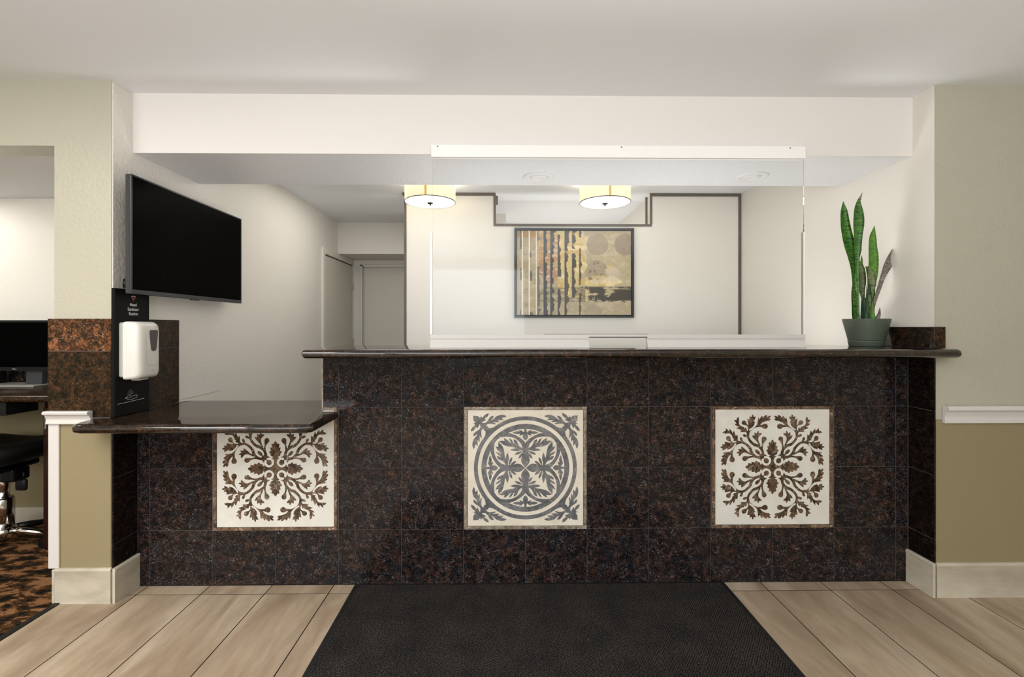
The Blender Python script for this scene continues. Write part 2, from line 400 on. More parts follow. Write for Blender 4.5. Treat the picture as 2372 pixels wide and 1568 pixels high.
# ------------------------------------------------------------ the setting
ZC = 2.40; YW = 2.17; XL = -1.80; XR = 2.03; YF = 2.30
floor = struct(box('floor', -2.03, 3.5, -3.3, 5.9, -.10, -.006, M['floorgrout']), 'beige stone-look tile floor with thin dark joints in front of the desk', 'floor')
fx = [-2.03] + [-1.73+.3005*k for k in range(18)]
fy = [2.2215-.61*k for k in range(10)]
for i in range(len(fx)-1):
    for j in range(len(fy)-1):
        y0, y1 = fy[j+1], fy[j]
        tile('floor_tile', fx[i], fx[i+1], y0, y1, 0, M['plank'], floor, 'z', .008, .0021, False)
    if fx[i+1] > -1.79 and fx[i] < 2.1:
        tile('floor_tile', max(fx[i], -1.785), min(fx[i+1], 2.02), 2.2215, 2.2985, 0, M['plank'], floor, 'z', .008, .0021, False)
cfl = struct(box('floor', -4.0, -2.03, -3.3, 3.06, -.10, .0, M['carpet']), 'brown and black patterned carpet in the business alcove', 'carpet')
box('transition_strip', -2.045, -2.022, -3.2, 2.165, 0, .006, M['rubber'], cfl)

ceil_ = struct(box('ceiling', -4.0, 3.5, -3.3, 5.8, ZC, ZC+.1, M['ceiling']), 'plain pale grey-white ceiling', 'ceiling')

# left: column + side wall running back to the corridor
wl = struct(box('wall_left', -2.06, XL, YW, 5.75, 0, ZC, M['cream']), 'cream side wall at the left behind the mounted television', 'wall')
box('plaster_face', XL, XL+.003, YW+.001, 2.987, .86, 2.39, M['cream_textured'], wl)
# thin coat of the lobby colour on the front of the column and over the alcove opening
box('column_face', -2.06, XL-.0005, YW-.004, YW, .0, ZC, M['sage'], wl)
box('column_lower_face', -2.06, XL-.001, YW-.007, YW-.004, 0, .85, M['olive'], wl)
lint = struct(box('wall_front', -4.0, -2.06, YW-.004, YW+.13, 2.097, ZC, M['sage']), 'warm wall strip over the alcove opening', 'wall')
struct(box('wall_alcove', -4.0, -2.06, 3.06, 3.18, 0, ZC, M['cream']), 'white back wall of the alcove above the granite desk', 'wall')
struct(box('ceiling', -4.0, -2.06, YW+.13, 3.06, 2.097, 2.2, M['ceiling']), 'lower grey-white ceiling inside the alcove', 'ceiling')
struct(box('trim_1', -4.0, -2.06, 3.055, 3.06, .0, .885, M['olive']), 'olive lower wall under the alcove desk', 'wall')
bb = struct(box('baseboard_alcove', -4.0, -2.06, 3.045, 3.055, .0, .10, M['basetile']), 'beige tile baseboard under the alcove desk', 'baseboard')
# right
wr = struct(box('wall_right', XR, 3.5, YW, 5.8, 0, ZC, M['cream']), 'cream wall return at the right end of the desk', 'wall')
box('column_face', XR+.0005, 3.5, YW-.004, YW, 0, ZC, M['sage'], wr)
box('column_lower_face', XR+.001, 3.5, YW-.007, YW-.004, 0, .83, M['olive'], wr)
# lobby shell behind the camera
struct(box('wall_west', -4.1, -4.0, -3.3, 3.2, 0, ZC, M['sage']), 'left lobby wall behind the camera', 'wall')
struct(box('wall_east', 3.5, 3.6, -3.3, 2.3, 0, ZC, M['sage']), 'right lobby wall behind the camera', 'wall')
struct(box('wall_rear', -4.0, 3.5, -3.4, -3.3, 0, ZC, M['sage']), 'rear lobby wall behind the camera', 'wall')
wn = struct(box('window_1', -1.2, .4, -3.3, -3.27, .85, 2.25, M['white']), 'daylight window behind the camera', 'window')

# header and soffit over the desk
hd = struct(box('soffit', XL, XR, 2.29, 2.78, 2.11, ZC, M['soffit']), 'deep dropped soffit above the reception desk', 'soffit')
box('header_face', XL, XR, 2.286, 2.29, 2.11, ZC, M['header'], hd)

# office back wall with notch near the ceiling and dark edge trim
PW = 3.95; PB = 4.07
bm = bmesh.new()
outl = [(-.82, 0), (XR, 0), (XR, ZC), (1.266, ZC), (1.266, 2.135), (-.062, 2.135), (-.062, ZC), (-.82, ZC)]
prism(bm, outl, PB, PB-PW)
wb = struct(wmesh('wall_back', bm, M['cream']), 'cream partition wall behind the desk that carries the painting', 'wall')
t = .0185
def strip(x0, x1, z0, z1, y0=PW-.006, y1=PW): box('edge_trim', x0, x1, y0, y1, z0, z1, M['taupe'], wb)
strip(-.835, -.815, 0, ZC); strip(-.815, -.062, ZC-.026, ZC)
strip(-.080, -.060, 2.117, ZC-.026); strip(-.060, 1.264, 2.117, 2.137); strip(1.248, 1.268, 2.137, ZC-.026)
strip(1.268, 2.005, ZC-.026, ZC); strip(2.005, 2.028, 0, ZC); strip(1.248, 1.268, ZC-.026, ZC)
box('edge_trim', -.060, -.045, PB-.03, PB+.01, 2.33, ZC, M['taupe'], wb)
box('edge_trim', 1.250, 1.266, PB, PB+.012, 2.135, ZC, M['taupe'], wb)
box('edge_trim', -.85, -.82, PW+.0, PB, 2.385, ZC, M['taupe'], wb)
struct(box('wall_inner', 1.27, 1.36, PB, 5.1, 0, ZC, M['cream']), 'inner wall seen through the notch above the painting', 'wall')
struct(box('wall_closet', -.85, .03, 4.68, 5.1, 0, ZC, M['cream']), 'pale block corner seen through the notch, left end', 'wall')
# far corridor
struct(box('wall_far', XL, XR, 5.1, 5.6, 2.06, ZC, M['cream']), 'cream wall over the recessed corridor doors', 'wall')
far2 = struct(box('wall_far', XL, XR, 5.6, 5.72, 0, ZC, M['cream']), 'cream wall around the far corridor door', 'wall')
struct(box('wall_far', 0, XR, 5.1, 5.6, 0, 2.06, M['cream']), 'cream wall hidden behind the office partition', 'wall')

def doorframe(o, pts, conv):
    pass
d1 = struct(box('door_1', XL, XL+.006, 4.72, 5.57, .01, 1.985, M['door']), 'plain beige door on the left corridor wall', 'door')
fr = box('door_frame', XL, XL+.02, 4.64, 4.70, 0, 2.06, M['doortrim'], d1, .003)
box('door_frame', XL, XL+.02, 5.585, 5.60, 0, 2.06, M['doortrim'], d1)
box('door_frame', XL, XL+.02, 4.70, 5.585, 1.998, 2.06, M['doortrim'], d1, .003)
box('door_gap', XL, XL+.003, 4.70, 5.585, 1.985, 1.998, M['taupe'], d1)
box('door_gap', XL, XL+.003, 4.70, 4.72, .01, 1.985, M['taupe'], d1); box('door_gap', XL, XL+.003, 5.57, 5.585, .01, 1.985, M['taupe'], d1)
for z in (1.70, 1.03, .2):
    box('hinge', XL, XL+.024, 5.562, 5.580, z, z+.095, M['steel'], d1)
d2 = struct(box('door_2', -1.655, -.78, 5.585, 5.60, .01, 1.972, M['door']), 'plain beige door facing us at the end of the corridor', 'door')
box('door_gap', -1.66, -1.655, 5.583, 5.60, .01, 1.975, M['taupe'], d2); box('door_gap', -1.66, -.78, 5.583, 5.60, 1.969, 1.975, M['taupe'], d2)
box('door_gap', -1.668, -1.664, 5.566, 5.60, .01, 1.99, M['taupe'], d2)
for a, b, z0, z1 in ((-1.70, -1.669, 0, 2.005), (-1.70, -.75, 1.985, 2.005)):
    box('door_frame', a, b, 5.565, 5.60, z0, z1, M['doortrim'], d2, .004)
box('door_frame', -1.675, -1.657, 5.575, 5.60, 0, 1.985, M['doortrim'], d2); box('door_frame', -1.675, -.76, 5.575, 5.60, 1.973, 1.985, M['doortrim'], d2)

# wall tiles: left column (front), left side wall, right side wall
def mold(name, x0, x1, yface, prof, mat, parent=None):
    """moulding running in x: prof = [(depth out, z)]"""
    bm = bmesh.new()
    A = [bm.verts.new((x0, yface-d, z)) for d, z in prof]; B = [bm.verts.new((x1, yface-d, z)) for d, z in prof]
    n = len(prof)
    for i in range(n): bm.faces.new((A[i], A[(i+1) % n], B[(i+1) % n], B[i]))
    bm.faces.new(A); bm.faces.new(B[::-1])
    o = wmesh(name, bm, mat, parent); smooth_by_angle(o, 50); return o
gr = box('grout_bed', -2.078, XL+.004, YW-.0150, YW-.004, .85, 1.302, M['grout'], wl)
for a, b in ((.8505, 1.1525), (1.1525, 1.303)):
    tile('wall_tile', -2.08, XL+.009, a, b, YW-.016, M['granite_brown'] if a < 1 else M['granite_copper'], wl, 'y')
box('grout_bed', XL, XL+.0110, YW-.008, 2.596, .85, 1.302, M['grout'], wl)
for y0, y1 in ((2.163, 2.460), (2.460, 2.598)):
    for a, b in ((.8505, 1.1525), (1.1525, 1.303)):
        tile('wall_tile', y0, y1, a, b, XL+.012, M['granite_brown'], wl, 'x')
box('grout_bed', XL, XL+.0140, YW+.0, YF+.1, .0, .845, M['grout'], wl)
for a, b in ((.0, .268), (.268, .57), (.57, .845)):
    tile('wall_tile', 2.158, 2.2995, a, b, XL+.015, M['granite_side'], wl, 'x', .007)
box('grout_bed', XR-.0100, XR, YW, YF+.1, .0, 1.12, M['taupe'], wr)
for a, b in ((.0, .268), (.268, .57), (.57, .87), (.87, 1.12)):
    tile('wall_tile', 2.158, 2.2995, a, b, XR-.011, M['granite_side'], wr, 'X', .007)

# chair rails
prof = [(0, .822), (.012, .822), (.014, .830), (.010, .836), (.012, .848), (.018, .858), (.020, .864), (.030, .868), (.032, .876), (.027, .882), (0, .882)]
struct(mold('trim_2', -2.078, -1.876, YW-.014, prof, M['white']), 'white moulded chair rail ending at the low counter', 'chair rail')
prof = [(d, .815+(z-.822)*1.35) for d, z in prof]
struct(mold('trim_3', 2.062, 3.5, YW-.007, prof, M['white']), 'white moulded chair rail on the right wall', 'chair rail')
struct(box('trim_4', -2.078, -2.03, YW-.016, YW-.007, .16, .82, M['white'], None, .002), 'white vertical corner board beside the alcove', 'trim')

def baseprof(o=.0, h=.16): return [(0, 0), (.012, 0), (.012, h-.016), (.014, h-.012), (.013, h-.004), (.008, h), (0, h)]
bl = struct(mold('baseboard_left', -2.045, XL+.008, YW-.007, baseprof(), M['basetile']), 'beige tile baseboard around the left column foot', 'baseboard')
br = struct(mold('baseboard_right', XR-.006, 3.5, YW-.007, baseprof(), M['basetile']), 'beige tile baseboard along the right wall foot', 'baseboard')
def sidebase(x, sgn, y0, y1, parent):
    bm = bmesh.new(); prof = baseprof()
    A = [bm.verts.new((x+sgn*d, y0, z)) for d, z in prof]; B = [bm.verts.new((x+sgn*d, y1, z)) for d, z in prof]
    n = len(prof)
    for i in range(n): bm.faces.new((A[i], A[(i+1) % n], B[(i+1) % n], B[i]))
    bm.faces.new(A); bm.faces.new(B[::-1]); wmesh('baseboard_tile', bm, M['basetile'], parent)
sidebase(XL+.015, 1, YW-.018, 2.299, bl); sidebase(XR-.011, -1, YW-.018, 2.299, br)
box('baseboard_tile', -2.062, -2.047, YW-.017, YW+.03, 0, .155, M['basetile'], bl, .003)
for x in (-1.786,): box('joint', x-.001, x+.001, YW-.0205, YW-.018, 0, .145, M['jambwhite'], bl)
box('joint', XR-.008, XR-.006, YW-.0205, YW-.018, 0, .145, M['jambwhite'], br)
box('joint', -1.93, -1.9285, YW-.0198, YW-.018, 0, .001, M['jambwhite'], bl)

# ------------------------------------------------------------ reception desk: body with granite tiles
desk = thing('reception_desk', 'long reception desk faced with dark granite tiles and three inlaid marble medallions', 'reception desk', (.1, 2.45, 0))
box('desk_body', -1.778, 2.012, YF+.0016, 2.60, 0, .81, M['grout'], desk)
box('desk_upper_body', -.872, 2.012, YF+.0016, 2.50, .81, 1.123, M['grout'], desk)
jx = [-1.785, -1.73] + [-.194+.3065*k for k in range(-4, 8)] + [2.018]
jx = [-1.785, -1.728, -1.424, -1.116, -.808] + [-.500, -.194, .111, .416, .722, 1.030, 1.338, 1.648, 1.958, 2.018]
jz = [0, .268, .57, .87, 1.121]
panels = [(-1.424, -.808), (-.194, .416), (1.030, 1.648)]
for i in range(len(jx)-1):
    for j in range(4):
        x0, x1, z0, z1 = jx[i], jx[i+1], jz[j], jz[j+1]
        if j in (1, 2) and any(x0 > a-.01 and x1 < b+.01 for a, b in panels): continue
        if j == 3 and x1 < -.80: continue
        if j == 2 and x1 < -.81: z1 = .812
        m = M['granite_side'] if False else M['granite']
        tile('granite_tile', x0, x1, z0, z1, YF, m, desk)
tile('granite_tile', -.882, -.808, .87, 1.121, YF, M['granite'], desk)
box('corner_strip', -.889, -.882, YF-.001, YF+.012, .852, 1.121, M['marble_sheenborder'], desk, .001)
box('side_face', -.884, -.873, YF+.012, 2.5, .852, 1.121, M['granite_side'], desk)

# --- medallions. quadrant coordinates: u right, v up, plate half-size 1500
def rot8(polys):
    out = []
    for P in flat(polys):
        for k in range(4):
            c, s = (1, 0, -1, 0)[k], (0, 1, 0, -1)[k]
            for mir in (0, 1):
                Q = [((y, x) if mir else (x, y)) for x, y in P]
                out.append([(x*c-y*s, x*s+y*c) for x, y in Q])
    return out
def cr(pts, ox, oy, sy=-1): return [((p[0]-ox), (oy-p[1]) if sy < 0 else (p[1]-oy))+tuple(p[2:]) for p in pts]
def leafy(path):
    return path
# pattern of the outer two medallions, traced in a 1568-px enlargement of one quadrant
q = lambda pts: cr(pts, 12, 1568)
darkA = [
 stroke(q([(150, 1430, 230), (260, 1330, 190), (330, 1290, 120), (470, 1262, 78), (560, 1180, 84), (600, 1080, 72), (690, 985, 64), (790, 930, 62), (880, 925, 84), (940, 940, 90), (1010, 1020, 62), (1060, 1110, 62), (1090, 1180, 70)])),
 stroke(q([(835, 828, 66), (822, 860, 64), (812, 900, 50), (850, 930, 50)])),
 q([(905, 930), (918, 860), (918, 800), (930, 718), (955, 748), (975, 748), (1000, 680), (1018, 618), (1040, 655), (1062, 690), (1075, 640), (1105, 600), (1138, 565), (1138, 630), (1170, 615), (1200, 580), (1235, 558), (1232, 600), (1240, 628), (1275, 632), (1300, 655), (1320, 678), (1280, 690), (1240, 700), (1180, 692), (1130, 695), (1090, 725), (1068, 765), (1055, 815), (1015, 835), (1018, 850), (1048, 862), (1010, 890), (965, 900), (960, 930), (930, 960)]),
 stroke(q([(1165, 820, 118), (1155, 838, 112), (1120, 885, 50), (1080, 925, 44), (1000, 940, 60)])),
 q([(940, 930), (1000, 925), (1090, 925), (1150, 932), (1200, 915), (1270, 910), (1258, 940), (1250, 962), (1285, 975), (1335, 965), (1318, 995), (1312, 1025), (1345, 1025), (1382, 1055), (1355, 1070), (1318, 1075), (1318, 1135), (1275, 1120), (1235, 1100), (1205, 1072), (1195, 1092), (1182, 1118), (1145, 1100), (1100, 1088), (1060, 1040), (1010, 990), (960, 960)]),
 q([(1060, 1140), (1120, 1175), (1180, 1165), (1240, 1165), (1282, 1178), (1310, 1210), (1262, 1212), (1285, 1250), (1320, 1270), (1345, 1298), (1320, 1310), (1290, 1318), (1330, 1345), (1355, 1385), (1362, 1425), (1335, 1428), (1300, 1425), (1325, 1445), (1345, 1480), (1342, 1525), (1310, 1515), (1282, 1488), (1265, 1505), (1252, 1528), (1225, 1495), (1205, 1450), (1195, 1380), (1165, 1310), (1120, 1262), (1075, 1240)]),
 stroke(q([(1068, 1378, 138), (1068, 1365, 134), (1075, 1300, 70), (1080, 1240, 60), (1085, 1180, 70)])),
 q([(530, 1230), (610, 1195), (660, 1165), (710, 1120), (760, 1070), (825, 1032), (832, 1060), (822, 1098), (865, 1098), (910, 1098), (900, 1130), (882, 1155), (915, 1170), (958, 1195), (930, 1212), (895, 1215), (898, 1250), (892, 1290), (850, 1268), (815, 1225), (775, 1200), (740, 1192), (690, 1205), (640, 1225), (560, 1265)]),
 stroke(q([(742, 1350, 126), (728, 1348, 122), (650, 1318, 62), (570, 1300, 44), (480, 1290, 64), (380, 1310, 90)])),
 q([(12, 1568), (180, 1568), (300, 1535), (330, 1480), (345, 1450), (370, 1440), (405, 1440), (415, 1418), (440, 1400), (465, 1430), (478, 1452), (510, 1440), (560, 1438), (560, 1462), (555, 1482), (600, 1470), (655, 1468), (655, 1490), (645, 1512), (690, 1535), (728, 1568)]),
]
darkA_center = [disc(0, 0, 300, 32)]
darkA_seed = [[(332, 352), (350, 412), (400, 455), (452, 452)] + [(455, 400), (412, 350), (352, 332)]]
whiteA = [
 stroke(q([(978, 975, 40), (1020, 1040, 40), (1080, 1110, 38), (1150, 1152, 36), (1290, 1170, 40)])),
 stroke(q([(548, 1262, 20), (640, 1272, 40), (740, 1240, 60), (810, 1262, 56)])),
 stroke(q([(972, 910, 26), (1035, 908, 34), (1075, 870, 32), (1092, 800, 36)])),
 stroke(q([(1105, 928, 14), (1150, 905, 24), (1200, 890, 24), (1235, 850, 20)])),
 stroke(q([(845, 888, 14), (878, 880, 26), (898, 840, 34), (895, 790, 34)])),
 stroke(q([(1108, 1262, 18), (1150, 1310, 30), (1180, 1380, 34), (1196, 1440, 34)])),
]
ring = [(166+97*math.cos(a), 156+97*math.sin(a), 48) for a in [math.radians(70+ (385-70)*k/14) for k in range(15)]]
whiteA_ring = [stroke(ring, 3)]
fork = [stroke(q([(318, 1210, 34), (335, 1150, 40), (390, 1095, 46), (450, 1068, 60)]))]
# centre medallion
h = lambda pts: [(p[0]-8, p[1])+tuple(p[2:]) for p in pts]
whiteB_lens = [[(646, 0), (700, 42), (765, 120), (850, 262), (890, 370), (907, 445), (930, 370), (960, 290), (985, 210), (1000, 130), (1005, 60), (1004, 0)]]
whiteB_lobe = [[(0, 0), (300, 40), (519, 45), (522, 80), (545, 88), (610, 105), (680, 160), (735, 225), (770, 280), (798, 360), (808, 440), (808, 530), (798, 640), (730, 735)]]
whiteB_lobe = [whiteB_lobe[0]+[(735, 730)]+[(y, x) for x, y in whiteB_lobe[0][::-1][1:-1]]]
darkB = [
 [(8, 0), (60, 45), (110, 85), (160, 105), (210, 112), (260, 100), (318, 84), (400, 84), (440, 70), (520, 62), (600, 40), (650, 0)],
 h([(325, 85), (300, 98), (268, 128), (242, 180), (290, 175), (330, 155), (378, 115), (400, 60), (340, 60)]),
 h([(430, 70), (385, 130), (352, 195), (345, 282), (385, 255), (415, 220), (432, 160), (445, 90)]),
 h([(455, 60), (462, 130), (440, 205), (440, 290), (455, 350), (472, 398), (495, 350), (512, 290), (520, 200), (520, 60)]),
 h([(515, 60), (545, 130), (575, 165), (640, 198), (690, 212), (725, 245), (752, 300), (700, 302), (638, 280), (660, 312), (700, 330), (745, 368), (788, 425), (745, 412), (690, 390), (640, 358), (660, 395), (690, 425), (735, 470), (760, 515), (785, 560), (750, 550), (706, 540), (714, 600), (700, 688), (665, 640), (620, 590), (590, 540), (562, 450), (550, 380), (545, 320), (530, 270), (510, 240)]),
 # sprig in the lens
 [(712, 0), (730, 30), (765, 58), (805, 68), (850, 62), (880, 40), (1010, 22), (1010, 0)],
 [(868, 50), (845, 110), (830, 158), (862, 148), (882, 130), (872, 190), (876, 240), (890, 290), (910, 335), (935, 280), (950, 210), (945, 150), (935, 130), (950, 150), (972, 172), (972, 130), (955, 90), (925, 50), (905, 20)],
]
darkB_corner = [
 h([(880, 880), (960, 1040), (1000, 1060), (1030, 1115), (1060, 1160), (1110, 1170), (1165, 1168), (1170, 1110), (1160, 1060), (1115, 1030), (1060, 1000), (1040, 960)]),
 h([(1100, 740), (1060, 822), (1038, 890), (1036, 960), (1060, 1010), (1080, 1030), (980, 1080), (900, 900)]),
 h([(1085, 1020), (1125, 1000), (1148, 950), (1148, 870), (1132, 780), (1150, 762), (1175, 810), (1192, 855), (1188, 760), (1192, 665), (1215, 690), (1240, 730), (1240, 640), (1245, 555), (1275, 600), (1300, 615), (1312, 540), (1345, 480), (1370, 540), (1380, 600), (1368, 680), (1345, 745), (1300, 795), (1260, 840), (1250, 885), (1285, 850), (1320, 825), (1355, 820), (1345, 885), (1305, 930), (1245, 965), (1200, 1000), (1170, 1040), (1165, 1100), (1140, 1130)]),
 h([(1150, 1150), (1200, 1115), (1225, 1060), (1252, 1012), (1268, 1045), (1280, 1065), (1300, 1020), (1350, 965), (1420, 945), (1405, 1010), (1360, 1070), (1310, 1105), (1318, 1130), (1368, 1148), (1320, 1160), (1305, 1175), (1345, 1215), (1358, 1270), (1355, 1362), (1250, 1250)]),
]
def medallion(cx, cz, cream, kind, name_label):
    white = M['marble_cream'] if cream else M['marble_white']
    hw = .302; y = YF+.004; k = .2865/1500
    low = cx < -1        # the low countertop cuts the top of this one off
    pl = box('inlay_panel', cx-.2865, cx+.2865, y-.003, YF+.009, cz-.2865, .8115 if low else cz+.2865, white, desk, .0015); pl['label'] = name_label
    bmat = M['marble_sheenborder'] if cream else M['marble_brown']
    if low:
        box('corner_piece', -.884, cx+.2865, y-.003, YF+.009, .8505, .8555, white, pl)
        bars = ((.232, hw, .2870, hw), (-hw, hw, -hw, -.2870), (-hw, -.2870, -.2865, .2425), (.2870, hw, -.2865, .2865))
    else: bars = ((-hw, hw, .2870, hw), (-hw, hw, -hw, -.2870), (-hw, -.2870, -.2865, .2865), (.2870, hw, -.2865, .2865))
    for a, b, c, d in bars:
        box('border_strip', cx+a, cx+b, YF-.004, YF+.006, cz+c, cz+d, bmat, pl, .0012)
    def lay(polys, d, mat, nm):
        for bm in inlay_pieces(polys, k, cx, cz, y-.0028, d): wmesh(nm, bm, mat, pl)
    if kind == 'A':
        lay(rot8(darkA)+darkA_center, .0004, M['marble_dark'], 'leaf_inlay')
        lay(rot8(whiteA+fork)+rot8(whiteA_ring), .0007, white, 'inlay_vein')
        lay(rot8([darkA_seed[0]])[::2], .0010, M['marble_dark'], 'seed_inlay')
    else:
        lay([disc(0, 0, 1332, 96)]+rot8(darkB_corner), .0004, M['marble_sheen'], 'ring_inlay')
        lay([disc(0, 0, 1230, 96)], .0006, white, 'ring_band')
        lay([disc(0, 0, 1136, 96)], .0008, M['marble_sheen'], 'disc_inlay')
        L = rot8(whiteB_lens); lay(L+rot8([whiteB_lobe[0]])[::2], .0010, white, 'lobe_inlay')
        lay(rot8(darkB), .0012, M['marble_sheen'], 'leaf_inlay')
cz = .569
medallion(-1.116, cz, False, 'A', 'white marble medallion with leafy wreath, under the low counter')
medallion(.111, cz, True, 'B', 'cream medallion with reflection-greyed rings and four-lobed leaf cross')
medallion(1.339, cz, False, 'A', 'white marble medallion with leafy wreath, near the right wall')

# ------------------------------------------------------------ countertops
bm = bmesh.new()
ol = [(-.90, 2.09), (-.885, 2.07), (2.06, 2.07), (2.083, 2.09), (2.085, 2.163), (XR-.003, 2.163), (XR-.003, 2.58), (-.90, 2.58)]
slab(bm, ol, [1, 1, 1, 1, 0, 0, 0, 1], 1.124, 1.164)
ut = wmesh('countertop', bm, M['countertop']); smooth_by_angle(ut, 40)
tag(ut, 'long dark polished granite countertop with rounded edge, carrying the clear screen', 'countertop')
bm = bmesh.new()
ol = [(-1.868, 2.152), (-1.866, 2.11), (-1.857, 2.055), (-1.842, 2.015), (-1.818, 1.99), (-1.785, 1.982), (-.83, 1.982), (-.808, 2.00), (-.808, 2.2985), (-.886, 2.2985), (-.886, 2.64), (XL+.014, 2.64), (XL+.014, 2.152)]
slab(bm, ol, [1, 1, 1, 1, 1, 1, 1, 1, 0, 0, 0, 0, 0], .812, .850)
lt = wmesh('countertop', bm, M['countertop']); smooth_by_angle(lt, 40)
tag(lt, 'lower brown granite countertop shelf at the left under the television', 'countertop')
# 4 inch backsplash at the right end
bs = thing('backsplash', 'short dark granite backsplash behind the plant pot', 'backsplash', (2.02, 2.3, 1.1645))
tile('side_slab', 2.150, 2.575, 1.1650, 1.265, XR-.018, M['countertop'], bs, 'X', .017, .0003, False)
tile('front_slab', XR-.019, 2.064, 1.1650, 1.265, YW-.022, M['granite_brown'], bs, 'y', .017, .0003, False)

# ------------------------------------------------------------ acrylic screen with rails
gs = thing('counter_screen', 'clear acrylic sneeze screen hung between white rails on the countertop', 'screen', (.56, 2.265, 1.1645))
box('acrylic_pane', -.343, 1.472, 2.262, 2.268, 1.215, 2.10, M['acrylic'], gs)
vr = box('top_rail', -.347, 1.477, 2.256, 2.2855, 2.086, 2.146, M['brightwhite'], gs, .0015)
for x in (-.315, .575, 1.40):
    bm = bmesh.new(); prism(bm, disc(x, 2.137, .0035, 10), 2.2562, .0008); wmesh('screw_hole', bm, M['taupe'], vr)
rp = [(0, 0), (.036, 0), (.036, .007), (.034, .009), (.032, .014), (.026, .024), (.022, .036), (.021, .042), (.026, .043), (.026, .063), (0, .063)]
for a, b in ((-.350, .417), (.702, 1.476)):
    mold('base_rail', a, b, 2.284, [(d, 1.1642+z) for d, z in rp], M['white'], gs)
box('bottom_channel', .417, .702, 2.255, 2.262, 1.217, 1.228, M['white'], gs)
box('bottom_gasket', .417, .702, 2.262, 2.270, 1.212, 1.217, M['taupe'], gs); box('bottom_gasket', .2, .702, 2.258, 2.266, 1.2285, 1.2305, M['taupe'], gs)
for a, b in ((-.350, -.340), (1.466, 1.474)):
    e = box('edge_channel', a, b, 2.256, 2.275, 1.2275, 1.728, M['brightwhite'], gs, .001); 
    box('channel_side', a-.0018, a, 2.258, 2.273, 1.2275, 1.728, M['steel'], e)

